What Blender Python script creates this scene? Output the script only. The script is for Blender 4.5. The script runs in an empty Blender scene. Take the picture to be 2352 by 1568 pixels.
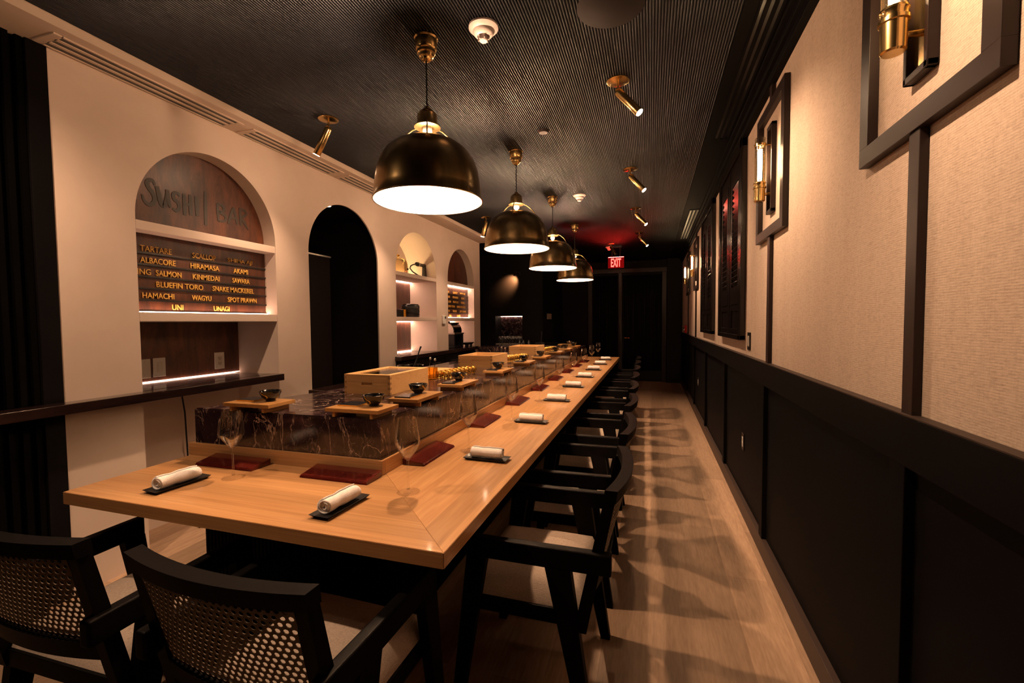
import bpy, bmesh, math, random
from mathutils import Vector, Matrix
random.seed(7)
D = bpy.data; SC = bpy.context.scene; COL = SC.collection; PI = math.pi

# ------------------------------------------------------------------ camera
cam_d = D.cameras.new('camera'); cam = D.objects.new('camera', cam_d); COL.objects.link(cam)
YAW, PITCH, ROLL, FPX = -0.303269, -0.0423919, -0.00842569, 1025.45
cam_d.sensor_width = 36.0; cam_d.lens = FPX/2352*36.0; cam_d.clip_start = 0.02; cam_d.clip_end = 60
_f = Vector((math.sin(YAW)*math.cos(PITCH), math.cos(YAW)*math.cos(PITCH), math.sin(PITCH)))
_r = Vector((math.cos(YAW), -math.sin(YAW), 0)); _u = _r.cross(_f)
_r2 = _r*math.cos(ROLL)+_u*math.sin(ROLL); _u2 = -_r*math.sin(ROLL)+_u*math.cos(ROLL)
M = Matrix.Identity(4)
for i in range(3):
    M[i][0] = _r2[i]; M[i][1] = _u2[i]; M[i][2] = -_f[i]
M[2][3] = 1.30
cam.matrix_world = M
SC.camera = cam

# ------------------------------------------------------------------ world, exposure
w = D.worlds.new('world'); SC.world = w; w.use_nodes = True
w.node_tree.nodes['Background'].inputs[0].default_value = (1, .7, .5, 1)
w.node_tree.nodes['Background'].inputs[1].default_value = 0.0
SC.view_settings.view_transform = 'Standard'; SC.view_settings.look = 'None'
SC.view_settings.gamma = 1; SC.view_settings.use_curve_mapping = False
SC.view_settings.exposure = 0.0
SC.cycles.use_denoising = True
SC.cycles.sample_clamp_indirect = 4.0
SC.cycles.max_bounces = 10; SC.cycles.transparent_max_bounces = 24

# ------------------------------------------------------------------ light levels
WARM = (1.0, .60, .345)          # lamps seen with the photograph's warm balance
BULB_L = 3600.0                   # pendant bulbs
SPOT_R = 75.0; SPOT_L = 45.0; LENS_L = 540.0     # ceiling spots on the aisle side / the plaster side
TUBE_L = 150.0                    # sconce filaments
LED_L = 42.0

# ------------------------------------------------------------------ materials
def mat(name, color=(.5,.5,.5), rough=.5, metal=0.0, spec=.5, emis=None, es=0.0, trans=0.0, coat=0.0):
    m = D.materials.new(name); m.use_nodes = True
    b = m.node_tree.nodes['Principled BSDF']
    b.inputs['Base Color'].default_value = (*color, 1); b.inputs['Roughness'].default_value = rough
    b.inputs['Metallic'].default_value = metal; b.inputs['Specular IOR Level'].default_value = spec
    b.inputs['Coat Weight'].default_value = coat; b.inputs['Coat Roughness'].default_value = .08
    b.inputs['Transmission Weight'].default_value = trans
    if emis:
        b.inputs['Emission Color'].default_value = (*emis, 1); b.inputs['Emission Strength'].default_value = es
    return m
class NT:
    def __init__(s, m): s.t = m.node_tree; s.b = s.t.nodes['Principled BSDF']
    def n(s, typ, **kw):
        x = s.t.nodes.new(typ)
        for k, v in kw.items(): setattr(x, k, v)
        return x
    def l(s, a, b): s.t.links.new(a, b)
    def coord(s, scale=(1,1,1), rot=(0,0,0), src='Object', loc=(0,0,0)):
        tc = s.n('ShaderNodeTexCoord'); mp = s.n('ShaderNodeMapping')
        mp.inputs['Scale'].default_value = scale; mp.inputs['Rotation'].default_value = rot
        mp.inputs['Location'].default_value = loc
        s.l(tc.outputs[src], mp.inputs['Vector']); return mp.outputs['Vector']
    def noise(s, vec, scale=5, detail=4, rough=.5, dist=0.0):
        x = s.n('ShaderNodeTexNoise'); s.l(vec, x.inputs['Vector'])
        x.inputs['Scale'].default_value = scale; x.inputs['Detail'].default_value = detail
        x.inputs['Roughness'].default_value = rough; x.inputs['Distortion'].default_value = dist
        return x.outputs['Fac']
    def ramp(s, fac, stops):
        r = s.n('ShaderNodeValToRGB'); e = r.color_ramp.elements
        while len(e) < len(stops): e.new(.5)
        for k, (p, c) in enumerate(stops): e[k].position = p; e[k].color = (*c, 1)
        s.l(fac, r.inputs['Fac']); return r.outputs['Color']
    def mix(s, fac, a, b, mode='MIX'):
        x = s.n('ShaderNodeMix', data_type='RGBA', blend_type=mode)
        for sock, v in ((x.inputs[0], fac), (x.inputs[6], a), (x.inputs[7], b)):
            if isinstance(v, (int, float)): sock.default_value = v
            elif isinstance(v, tuple): sock.default_value = (*v, 1)
            else: s.l(v, sock)
        return x.outputs[2]
    def bump(s, h, strength=.2, dist=.01):
        x = s.n('ShaderNodeBump'); x.inputs['Strength'].default_value = strength; x.inputs['Distance'].default_value = dist
        s.l(h, x.inputs['Height']); s.l(x.outputs['Normal'], s.b.inputs['Normal'])
    def base(s, c): s.l(c, s.b.inputs['Base Color'])

def plaster():
    m = mat('plaster', rough=.75, spec=.25); t = NT(m); v = t.coord()
    n1 = t.noise(v, 2.2, 6, .6); n2 = t.noise(v, 60, 3)
    t.base(t.ramp(n1, [(.3, (.60,.485,.415)), (.7, (.68,.55,.475))])); t.bump(n2, .05, .003); return m
def paint(name, c): 
    m = mat(name, c, .6, spec=.12); return m
def grasscloth():
    m = mat('grasscloth_wallpaper', rough=.85, spec=.15); t = NT(m)
    v = t.coord((1,1,1)); vs = t.coord((1, 55, 300)); vt = t.coord((1, 230, 40))
    n1 = t.noise(vs, 1.0, 3, .6); n2 = t.noise(vt, 1.0, 2, .5); n3 = t.noise(t.coord((1,7,.9)), 1.6, 4)
    wv = t.n('ShaderNodeTexWave', wave_type='BANDS', bands_direction='Z'); t.l(v, wv.inputs['Vector'])
    wv.inputs['Scale'].default_value = 56; wv.inputs['Distortion'].default_value = 2.4; wv.inputs['Detail'].default_value = 2; wv.inputs['Detail Scale'].default_value = 6
    c = t.ramp(n1, [(.28, (.34,.25,.20)), (.5, (.62,.49,.405)), (.75, (.74,.60,.51))])
    c = t.mix(.25, c, t.ramp(n2, [(.35, (.42,.31,.24)), (.6, (.72,.58,.47))]))
    c = t.mix(.30, c, t.ramp(wv.outputs['Fac'], [(.1, (.34,.25,.19)), (.55, (.72,.58,.465))]))
    c = t.mix(.18, c, t.ramp(n3, [(.3, (.5,.37,.28)), (.7, (.75,.62,.5))]))
    t.base(c); t.bump(n1, .25, .002); return m
def black_wood(name='ebonised_wood', c1=(.0022,.0019,.0021), c2=(.0038,.0031,.0035), rough=.5, axis=(60,60,4), spec=.05):
    m = mat(name, rough=rough, spec=spec); t = NT(m); v = t.coord(axis)
    n = t.noise(v, 1.0, 5, .6); t.base(t.ramp(n, [(.3, c1), (.75, c2)])); t.bump(n, .12, .002); return m
def wood(name, stops, axis=(3,40,40), rough=.35, coat=0.0, plank=None, seam=(.0,), spec=.4):
    m = mat(name, rough=rough, coat=coat, spec=spec); t = NT(m); v = t.coord(axis)
    n = t.noise(v, 1.0, 6, .62, .6); c = t.ramp(n, stops)
    v2 = t.coord((axis[0]*3, axis[1]*6, axis[2]*6)); n2 = t.noise(v2, 1.0, 3)
    c = t.mix(.35, c, t.ramp(n2, [(.35, stops[0][1]), (.65, stops[-1][1])]))
    if plank:
        long_i, across_i, L, Wd, amt = plank
        sep = t.n('ShaderNodeSeparateXYZ'); t.l(t.coord(), sep.inputs[0]); o = sep.outputs
        cmb = t.n('ShaderNodeCombineXYZ'); t.l(o[long_i], cmb.inputs[0]); t.l(o[across_i], cmb.inputs[1])
        br = t.n('ShaderNodeTexBrick'); t.l(cmb.outputs[0], br.inputs['Vector']); br.offset = .37
        br.inputs['Color1'].default_value = (.62,.62,.62,1); br.inputs['Color2'].default_value = (1.25,1.25,1.25,1)
        br.inputs['Mortar'].default_value = (.68,.66,.64,1) if amt > .5 else (.8,.8,.8,1)
        br.inputs['Scale'].default_value = 1; br.inputs['Brick Width'].default_value = L; br.inputs['Row Height'].default_value = Wd
        br.inputs['Mortar Size'].default_value = .0012; br.inputs['Mortar Smooth'].default_value = .1; br.inputs['Bias'].default_value = 0
        c = t.mix(min(1.0, amt), c, br.outputs['Color'], 'MULTIPLY')
    t.base(c); t.bump(n2, .05, .002); return m
def marble():
    m = mat('dark_veined_marble', rough=.12, spec=.5); t = NT(m)
    v = t.coord((1,1,1)); d = t.noise(v, 3.5, 5, .6)
    def veins(scale, dist, wdt, sc):
        vv = t.coord(sc); n = t.n('ShaderNodeTexNoise'); t.l(vv, n.inputs['Vector']); n.inputs['Scale'].default_value = scale
        n.inputs['Detail'].default_value = 5; n.inputs['Distortion'].default_value = dist; n.inputs['Roughness'].default_value = .55
        a = t.n('ShaderNodeMath', operation='SUBTRACT'); t.l(n.outputs['Fac'], a.inputs[0]); a.inputs[1].default_value = .5
        b = t.n('ShaderNodeMath', operation='ABSOLUTE'); t.l(a.outputs[0], b.inputs[0])
        return t.ramp(b.outputs[0], [(0, (1,1,1)), (wdt, (0,0,0))])
    v1 = veins(4.2, 1.2, .007, (1.2,1.2,.6)); v2 = veins(8, 1.0, .009, (1.1,1.1,.5)); v3 = veins(17, .8, .010, (1.2,1.2,.7))
    mask = t.ramp(d, [(.42, (0,0,0)), (.58, (1,1,1))])
    c = t.ramp(t.noise(v, 7, 5, .65, .5), [(.35, (.010,.0055,.0065)), (.58, (.030,.015,.018)), (.75, (.105,.055,.060))])
    c = t.mix(t.mix(.75, v1, v1), c, (.40,.29,.24))
    f2 = t.mix(1.0, v2, mask, 'MULTIPLY'); c = t.mix(f2, c, (.36,.26,.21))
    f3 = t.mix(1.0, v3, t.ramp(d, [(.35, (1,1,1)), (.55, (.1,.1,.1))]), 'MULTIPLY'); c = t.mix(t.mix(1.0, f3, (.5,.5,.5), 'MULTIPLY'), c, (.32,.23,.2))
    t.base(c); return m
def leather():
    m = mat('rust_leather', rough=.38, spec=.5); t = NT(m); v = t.coord((1,1,.55))
    n = t.noise(t.coord((1,2.6,.7)), 5, 7, .72, .4); n2 = t.noise(t.coord((1,1,1)), 130, 4)
    c = t.ramp(n, [(.3, (.022,.009,.007)), (.5, (.070,.023,.012)), (.72, (.16,.052,.022))])
    t.base(c); t.bump(n2, .25, .002); return m
def brass(name, c, rough, var=.25):
    m = mat(name, c, rough, 1.0); t = NT(m); n = t.noise(t.coord((8,8,2)), 3, 5, .6)
    dk = tuple(x*(1-var) for x in c)
    t.base(t.ramp(n, [(.3, dk), (.7, c)])); return m
def glass(name, tint=(1,1,1), refl=1.0, body=None, amt=0.0):
    # thin-walled glass: clear straight through, mirror-like by Fresnel
    m = D.materials.new(name); m.use_nodes = True; t = m.node_tree; t.nodes.clear()
    o = t.nodes.new('ShaderNodeOutputMaterial'); tr = t.nodes.new('ShaderNodeBsdfTransparent'); gl = t.nodes.new('ShaderNodeBsdfGlossy')
    fr = t.nodes.new('ShaderNodeFresnel'); mx = t.nodes.new('ShaderNodeMixShader'); mu = t.nodes.new('ShaderNodeMath'); mu.operation = 'MULTIPLY'
    fr.inputs['IOR'].default_value = 1.5; mu.inputs[1].default_value = refl
    tr.inputs['Color'].default_value = (*tint, 1); gl.inputs['Roughness'].default_value = .02; gl.inputs['Color'].default_value = (1,1,1,1)
    t.links.new(fr.outputs[0], mu.inputs[0]); t.links.new(mu.outputs[0], mx.inputs[0])
    t.links.new(tr.outputs[0], mx.inputs[1]); t.links.new(gl.outputs[0], mx.inputs[2]); t.links.new(mx.outputs[0], o.inputs[0]); return m
def emit(name, c, s):
    m = D.materials.new(name); m.use_nodes = True; t = m.node_tree; t.nodes.clear()
    o = t.nodes.new('ShaderNodeOutputMaterial'); e = t.nodes.new('ShaderNodeEmission')
    e.inputs[0].default_value = (*c, 1); e.inputs[1].default_value = s; t.links.new(e.outputs[0], o.inputs[0]); return m
def linen(name, c1, c2, s=420, rough=.9):
    m = mat(name, rough=rough, spec=.1); t = NT(m)
    n = t.noise(t.coord((1,.3,1)), s, 2); n2 = t.noise(t.coord((.3,1,1)), s, 2)
    c = t.mix(.5, t.ramp(n, [(.35, c1), (.65, c2)]), t.ramp(n2, [(.35, c1), (.65, c2)])); t.base(c); t.bump(n, .3, .002); return m

OAK = [(.25, (.35,.168,.066)), (.5, (.49,.260,.110)), (.75, (.60,.345,.160))]
FLR = [(.25, (.30,.195,.128)), (.5, (.425,.285,.192)), (.75, (.51,.35,.24))]
PINE = [(.25, (.52,.29,.11)), (.5, (.63,.37,.155)), (.75, (.69,.42,.185))]
mt = dict(
 plaster=plaster(), soffit=paint('soffit_paint', (.62,.50,.41)), grass=grasscloth(),
 black=black_wood(), wains=black_wood('dark_panelling', (.0030,.0025,.0028), (.0046,.0038,.0041), .6, (3,3,3), .04),
 dark=paint('dark_wall_paint', (.007,.006,.0065)), frame=mat('dark_bronze_paint', (.021,.0122,.0112), .40, spec=.25),
 ceil=mat('ribbed_ceiling_paint', (.0028,.0030,.0046), .38, spec=.33), ceilflat=paint('ceiling_dark_flat', (.014,.010,.010)),
 floor=wood('oak_floor', FLR, (34,2.2,34), .42, plank=(1,0,1.5,.185,.75)),
 oakx=wood('oak_across', OAK, (1.1,26,26), .30, coat=.15, plank=(0,1,2.6,.085,.45)),
 oaky=wood('oak_along', OAK, (26,1.1,26), .30, coat=.15, plank=(1,0,2.9,.085,.45)),
 walnut=wood('dark_counter_wood', [(.25,(.010,.0055,.0055)),(.75,(.026,.012,.011))], (20,1.4,20), .16, coat=.4),
 pine=wood('hinoki', PINE, (1.2,14,30), .5), bamboo=wood('bamboo', [(.25,(.25,.12,.035)),(.75,(.38,.20,.065))], (14,2,14), .42),
 rosewood=wood('rosewood', [(.25,(.040,.005,.0045)),(.5,(.085,.010,.007)),(.75,(.13,.018,.011))], (20,2.4,20), .16, coat=.5),
 marble=marble(), leather=leather(), aged=brass('aged_brass', (.47,.33,.155), .25, .4), brass=brass('brass', (.80,.55,.23), .22, .2),
 gold=brass('gold', (1.0,.64,.16), .24, .1), steel=mat('steel', (.5,.48,.46), .3, 1.0), chrome=mat('chrome', (.8,.8,.8), .08, 1.0),
 enamel=mat('white_enamel', (.88,.88,.86), .4), shut=mat('dark_lacquered_shutter', (.0075,.0048,.0045), .22, spec=.5), skirt=mat('brown_black_trim', (.040,.025,.020), .5, spec=.3), detector=mat('detector_plastic', (.50,.43,.415), .4), white=mat('white_plastic', (.78,.75,.71), .35), offw=mat('ivory_plate', (.70,.64,.57), .45),
 blackpl=mat('black_plastic', (.008,.008,.009), .3), cord=mat('black_cord', (.006,.006,.006), .6), lacquer=mat('black_lacquer', (.006,.006,.007), .10, spec=.6),
 slate=mat('slate_plate', (.012,.014,.019), .18, spec=.55), cane=mat('woven_cane', (.075,.041,.014), .6), linen=linen('seat_linen', (.42,.33,.27), (.60,.49,.41)),
 towel=linen('white_towel', (.76,.72,.71), (.90,.86,.86), 260), tray=mat('black_tray', (.012,.012,.014), .35),
 wine=glass('clear_glass', (.99,.99,.99), .52), foot_glass=glass('glass_foot', (.995,.995,.995), .28), pane=glass('pane_glass', (.9,.9,.9), 1.0), tube=glass('tube_glass', (.985,.97,.94), .6), amber=glass('amber_glass', (.94,.77,.40), .6),
 bulb=emit('bulb_glow', WARM, BULB_L), fil=emit('filament_glow', (1,.66,.36), TUBE_L), led=emit('led_glow', (1,.60,.42), LED_L), lens=emit('spot_lens_glow', (1,.63,.38), LENS_L),
 lens_soft=emit('spot_lens_soft_glow', (1,.63,.38), LENS_L*.3),
 led_mid=emit('led_mid_glow', (1,.6,.42), 7.5), led_dim=emit('led_dim_glow', (1,.6,.42), 13.0), niche_fill=emit('niche_fill_glow', (1,.66,.30), 70.0),
 down=emit('downlight_glow', (1,.85,.7), 12.0), exitred=emit('exit_letters_glow', (1,.030,.022), 14.0), exitled=emit('exit_strip_glow', (1,.02,.015), 240.0), exitpane=emit('exit_panel_glow', (1,.012,.012), .22),
 letter=mat('gold_letter', (.80,.46,.10), .4, .0), brush=mat('charcoal_lettering', (.035,.026,.020), .55), red=mat('red_plastic', (.5,.01,.012), .35), paper=mat('paper', (.35,.30,.24), .8),
)

mt['ceil'].node_tree.nodes['Principled BSDF'].inputs['Specular Tint'].default_value = (.78,.86,1.0,1)

# ------------------------------------------------------------------ mesh helpers
class MB:
    def __init__(s): s.bm = bmesh.new(); s.wn = False
    def box(s, a, b, bev=0.0, seg=2, rot=None, piv=None):
        a = Vector(a); b = Vector(b); r = bmesh.ops.create_cube(s.bm, size=1.0); vs = r['verts']
        c = (a+b)/2; d = b-a
        for v in vs: v.co = Vector((v.co.x*d.x, v.co.y*d.y, v.co.z*d.z))+c
        if bev > 0:
            s.wn = True
            es = list({e for v in vs for e in v.link_edges}); 
            rr = bmesh.ops.bevel(s.bm, geom=es, offset=min(bev, .49*min(abs(d.x),abs(d.y),abs(d.z))), segments=seg, affect='EDGES', profile=.5)
            vs = list({v for f in rr['faces'] for v in f.verts} | {v for v in vs if v.is_valid})
        if rot is not None:
            p = Vector(piv) if piv else c
            for v in vs: v.co = rot @ (v.co-p) + p
        return s
    def hexa(s, pts):                       # 8 points: bottom loop 0-3, top loop 4-7
        v = [s.bm.verts.new(p) for p in pts]
        for f in ((3,2,1,0),(4,5,6,7),(0,1,5,4),(1,2,6,5),(2,3,7,6),(3,0,4,7)): s.bm.faces.new([v[i] for i in f])
        return s
    def lathe(s, prof, seg=32, c=(0,0,0), axis='Z', cap=True, arc=None):
        rings = []; c = Vector(c)
        for (r, h) in prof:
            if r < 1e-6: rings.append([s.bm.verts.new(s._ax(0,0,h,axis)+c)]); continue
            rings.append([s.bm.verts.new(s._ax(r*math.cos(2*PI*k/seg), r*math.sin(2*PI*k/seg), h, axis)+c) for k in range(seg)])
        for p, q in zip(rings, rings[1:]):
            for k in range(seg):
                k2 = (k+1) % seg
                if len(p) == 1 and len(q) == 1: continue
                if len(p) == 1: s.bm.faces.new((p[0], q[k2], q[k]))
                elif len(q) == 1: s.bm.faces.new((p[k], p[k2], q[0]))
                else: s.bm.faces.new((p[k], p[k2], q[k2], q[k]))
        if cap:
            for rg in (rings[0], rings[-1]):
                if len(rg) > 2: s.bm.faces.new(rg)
        return s
    @staticmethod
    def _ax(a, b, h, axis): return Vector((a,b,h)) if axis == 'Z' else Vector((h,a,b)) if axis == 'X' else Vector((b,h,a))
    def cyl(s, p, q, r, seg=20, r2=None):
        p = Vector(p); q = Vector(q); return s.tube([p, q], [r, r if r2 is None else r2], seg)
    def tube(s, pts, r, seg=10):
        pts = [Vector(p) for p in pts]; n = len(pts); rs = r if isinstance(r, list) else [r]*n; rings = []
        up = None
        for i, p in enumerate(pts):
            t = (pts[min(i+1,n-1)]-pts[max(i-1,0)]).normalized()
            if up is None: up = Vector((0,0,1)) if abs(t.z) < .9 else Vector((1,0,0))
            x = t.cross(up).normalized(); y = x.cross(t).normalized(); up = y
            rings.append([s.bm.verts.new(p+x*rs[i]*math.cos(2*PI*k/seg)+y*rs[i]*math.sin(2*PI*k/seg)) for k in range(seg)])
        for a, b in zip(rings, rings[1:]):
            for k in range(seg): s.bm.faces.new((a[k], a[(k+1)%seg], b[(k+1)%seg], b[k]))
        s.bm.faces.new(rings[0]); s.bm.faces.new(rings[-1]); return s
    def prism(s, poly, h0, h1, axis='Z'):   # poly in the two other axes
        f = (lambda a,b,h: Vector((a,b,h))) if axis == 'Z' else (lambda a,b,h: Vector((h,a,b))) if axis == 'X' else (lambda a,b,h: Vector((a,h,b)))
        A = [s.bm.verts.new(f(a,b,h0)) for a,b in poly]; B = [s.bm.verts.new(f(a,b,h1)) for a,b in poly]; n = len(poly)
        s.bm.faces.new(A); s.bm.faces.new(B)
        for k in range(n): s.bm.faces.new((A[k], A[(k+1)%n], B[(k+1)%n], B[k]))
        return s
    def grid(s, rows):                      # rows of equal length of points
        R = [[s.bm.verts.new(p) for p in row] for row in rows]
        for a, b in zip(R, R[1:]):
            for k in range(len(a)-1): s.bm.faces.new((a[k], a[k+1], b[k+1], b[k]))
        return s
    def quad(s, *p): s.bm.faces.new([s.bm.verts.new(x) for x in p]); return s
    def build(s, name, m, parent=None, smooth=True, ang=35, norm=True):
        if norm: bmesh.ops.recalc_face_normals(s.bm, faces=s.bm.faces)
        me = D.meshes.new(name); s.bm.to_mesh(me); s.bm.free(); me.materials.append(mt[m] if isinstance(m, str) else m)
        if smooth:
            for p in me.polygons: p.use_smooth = True
            me.set_sharp_from_angle(angle=math.radians(ang))
        o = D.objects.new(name, me); COL.objects.link(o)
        if s.wn and smooth: o.modifiers.new('weighted_normal','WEIGHTED_NORMAL').keep_sharp = True
        if parent: o.parent = parent
        return o
def tag(o, label, cat, group=None):
    o['label'] = label; o['category'] = cat
    if group: o['group'] = group
    return o
def thing(name, label, cat, loc=(0,0,0), rz=0.0, group=None):
    o = D.objects.new(name, None); o.empty_display_size = .05; COL.objects.link(o); o.location = loc; o.rotation_euler = (0,0,rz)
    return tag(o, label, cat, group)
def struct(o): o['kind'] = 'structure'; return o
def copy_tree(o, parent=None):
    c = o.copy(); COL.objects.link(c)
    if parent: c.parent = parent
    for ch in list(o.children): copy_tree(ch, c)
    return c
class Repeat:                               # first call uses the prototype itself
    def __init__(s, proto): s.p = proto; s.used = False
    def put(s, loc, rz=0.0, label=None, group=None):
        o = copy_tree(s.p) if s.used else s.p; s.used = True
        o.location = loc; o.rotation_euler = (0,0,rz)
        if label: o['label'] = label
        if group: o['group'] = group
        return o
ORD = ['first','second','third','fourth','fifth','sixth','seventh','eighth','ninth']
def text_mesh(name, body, m, parent, fit, depth=.003, bold=.0):
    """letters standing on a wall that faces +X: fit = (x, y0, y1, z base, cap height); reads towards +Y"""
    c = D.curves.new(name, 'FONT'); c.body = body; c.extrude = .5; c.offset = bold; c.resolution_u = 3
    t = D.objects.new(name, c); COL.objects.link(t); dg = bpy.context.evaluated_depsgraph_get(); dg.update()
    me = D.meshes.new_from_object(t.evaluated_get(dg)); D.objects.remove(t); D.curves.remove(c)
    xs = [v.co.x for v in me.vertices]; ys = [v.co.y for v in me.vertices]; x0, x1, y0, y1 = min(xs), max(xs), min(ys), max(ys)
    X, a, b, z, h = fit
    for v in me.vertices:
        u = (v.co.x-x0)/(x1-x0); k = (v.co.y-y0)/(y1-y0); q = (v.co.z+.5)
        v.co = Vector((X+q*depth, a+u*(b-a), z+k*h))
    me.materials.clear(); me.materials.append(mt[m]); me.name = name
    o = D.objects.new(name, me); COL.objects.link(o); o.parent = parent; return o

# ------------------------------------------------------------------ room shell
XW = -2.645; XN = -3.04; CZ = 2.614; SOF = 2.575; XR = .612; YE = 10.12; YB = -1.3
struct(MB().box((-4.6,YB-.1,-.1),(.9,YE+.3,0)).build('floor','floor'))
# ceiling: slab plus half-round ribs running the length of the room
b = MB(); b.box((-4.6,YB,CZ+.008),(.9,YE+.2,CZ+.1)); struct(b.build('ceiling','ceilflat'))
b = MB(); pitch = .0126; x = -2.43
while x < .36:
    prof = [(-.0047,.009)]+[(-.0047*math.cos(PI*k/14), .0047-.0047*math.sin(PI*k/14)) for k in range(15)]+[(.0047,.009)]
    if abs((x+2.43) % (pitch*22)) > pitch*.6:
        b.grid([[ (x+px, YB, CZ+pz) for px,pz in prof], [(x+px, YE, CZ+pz) for px,pz in prof]])
    x += pitch
struct(b.build('ceiling_ribs','ceil', norm=False)); D.objects['ceiling_ribs'].name = 'trim_1'
b = MB().box((-2.452,YB,SOF),(-2.425,6.745,CZ+.02)).box((-2.72,YB,SOF),(-2.44,6.745,SOF+.03)); struct(b.build('trim_2','soffit'))
# cornice and flat ceiling band on the aisle side
b = MB().box((.36,YB,CZ-.004),(.70,YE,CZ+.02)).box((.575,YB,2.53),(.70,YE,CZ+.01),.004).box((.555,YB,2.565),(.66,YE,CZ),.004).box((.53,YB,2.592),(.66,YE,CZ),.004)
struct(b.build('trim_3','wains'))
# left wall with four arched openings
ARCH = [(1.708,2.642),(2.975,3.933),(4.263,5.215),(5.552,6.487)]
SPR = [1.893,1.885,1.893,1.893]
def arch_pts(i, n=56):
    y0, y1 = ARCH[i]; c = (y0+y1)/2; r = (y1-y0)/2; hgt = 2.362-SPR[i]
    return [(c-r*math.cos(PI*k/n), SPR[i]+hgt*math.sin(PI*k/n)) for k in range(n+1)]
b = MB(); X = XW; edges = [1.365]+[v for a in ARCH for v in a]+[6.745]
for k in range(0,len(edges),2):
    b.quad((X,edges[k],0),(X,edges[k+1],0),(X,edges[k+1],SOF+.02),(X,edges[k],SOF+.02))
for i in range(4):
    p = arch_pts(i)
    for (ya,za),(yb,zb) in zip(p,p[1:]): b.quad((X,ya,za),(X,yb,zb),(X,yb,SOF+.02),(X,ya,SOF+.02))
    if i != 1:
        y0,y1 = ARCH[i]
        b.quad((X,y0,0),(XN,y0,0),(XN,y0,SPR[i]),(X,y0,SPR[i])); b.quad((X,y1,0),(XN,y1,0),(XN,y1,SPR[i]),(X,y1,SPR[i]))
        for (ya,za),(yb,zb) in zip(p,p[1:]): b.quad((X,ya,za),(X,yb,zb),(XN,yb,zb),(XN,ya,za))
        b.quad((XN,y0-.02,0),(XN,y1+.02,0),(XN,y1+.02,2.4),(XN,y0-.02,2.4))
    else:
        y0,y1 = ARCH[i]; q = X-.014
        b.quad((X,y0,0),(q,y0,0),(q,y0,SPR[i]),(X,y0,SPR[i])); b.quad((X,y1,0),(q,y1,0),(q,y1,SPR[i]),(X,y1,SPR[i]))
        for (ya,za),(yb,zb) in zip(p,p[1:]): b.quad((X,ya,za),(X,yb,zb),(q,yb,zb),(q,ya,za))
b.quad((X,6.745,0),(XN-.3,6.745,0),(XN-.3,6.745,SOF+.02),(X,6.745,SOF+.02)); b.quad((X,1.365,0),(X-.1,1.365,0),(X-.1,1.365,SOF),(X,1.365,SOF))
bmesh.ops.remove_doubles(b.bm, verts=b.bm.verts, dist=.0005); struct(b.build('wall_left','plaster', smooth=False))
# niche shelves (plastered, part of the wall)
def shelf(i, z0, z1, name, xf=XW-.001, xb=XN): struct(MB().box((xb,ARCH[i][0],z0),(xf,ARCH[i][1],z1),.004).build(name,'plaster'))
shelf(0,1.822,1.872,'trim_4'); shelf(0,1.322,1.374,'trim_5')
shelf(2,1.829,1.873,'trim_6'); shelf(2,1.330,1.374,'trim_7'); shelf(3,1.831,1.868,'trim_8'); shelf(3,1.330,1.376,'trim_9')
# leather wall panels inside the niches
def lunette(i, name, x):
    y0,y1 = ARCH[i]; p = [(y,z) for y,z in arch_pts(i)]; struct(MB().prism([(y0,1.872)]+p+[(y1,1.872)], x-.012, x, 'X').build(name,'leather'))
lunette(0,'trim_10',-2.752); lunette(3,'trim_11',-2.752)
def panel(i, z0, z1, name, x): struct(MB().box((x-.01,ARCH[i][0],z0),(x,ARCH[i][1],z1)).build(name,'leather'))
panel(0,.93,1.322,'trim_12',XN+.012); panel(2,1.374,1.829,'trim_13',XN+.012); panel(2,.93,1.330,'trim_14',XN+.012)
# doorway passage
b = MB(); y0,y1 = 2.955,3.953; xa = XW-.0145; xb = -4.2
b.box((xb,y0-.06,0),(xa,y0,2.5)).box((xb,y1,0),(xa,y1+.06,2.5)).box((xb-.05,y0-.06,0),(xb,y1+.06,2.5)).box((xb,y0,2.37),(xa,y1,2.5))
struct(b.build('wall_passage','dark'))
d2 = struct(MB().box((-3.03,3.30,0),(-2.99,3.643,1.94)).build('door_2',mat('dark_red_door',(.0042,.0020,.0018),.6,spec=.06))); MB().box((-3.04,3.30,1.94),(-2.98,3.65,1.954)).build('head_rail','steel',d2)
t = thing('recessed_downlight','small round downlight glowing in the dark ceiling inside the arched doorway','downlight',(-2.80,3.395,2.37))
MB().lathe([(.04,-.006),(.04,0),(0,0)],20).build('trim_ring','white',t); MB().lathe([(.03,-.008),(.0,-.008)],20,cap=False).build('lens','down',t)
# near left: dark post and fluted dark panelling
struct(MB().box((XW-.12,1.29,0),(XW+.006,1.366,SOF),.004).build('trim_15','wains'))
b = MB().box((XW-.2,YB,0),(XW-.03,1.30,SOF)); y = YB
while y < 1.27:
    b.box((XW-.03,y,0),(XW-.008,y+.022,SOF)); y += .045
struct(b.build('wall_fluted',mat('fluted_black',(.0010,.0008,.0008),.7,spec=.03)))
# right wall: wallpaper above, panelled wainscot below
struct(MB().box((XR,YB,1.0),(XR+.12,YE,CZ)).build('wall_right','grass'))
struct(MB().box((.606,YB,0),(.73,YE,1.02)).build('wall_right_lower','wains'))
struct(MB().box((.581,YB,0),(.62,YE,.095),.003).build('baseboard_right','skirt'))
b = MB().box((.581,YB,.945),(.625,YE,1.068),.004)
for y in (-.06,1.33,2.75,4.12,5.53,6.95,8.36,9.75): b.box((.583,y-.035,.09),(.62,y+.035,.95),.003)
struct(b.build('trim_16','wains')); struct(MB().box((.582,YB,1.0675),(XR+.002,YE,1.0705)).build('lit_rail_cap','skirt'))  # thin lighter cap: the light on the rail top, put into its colour
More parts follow.
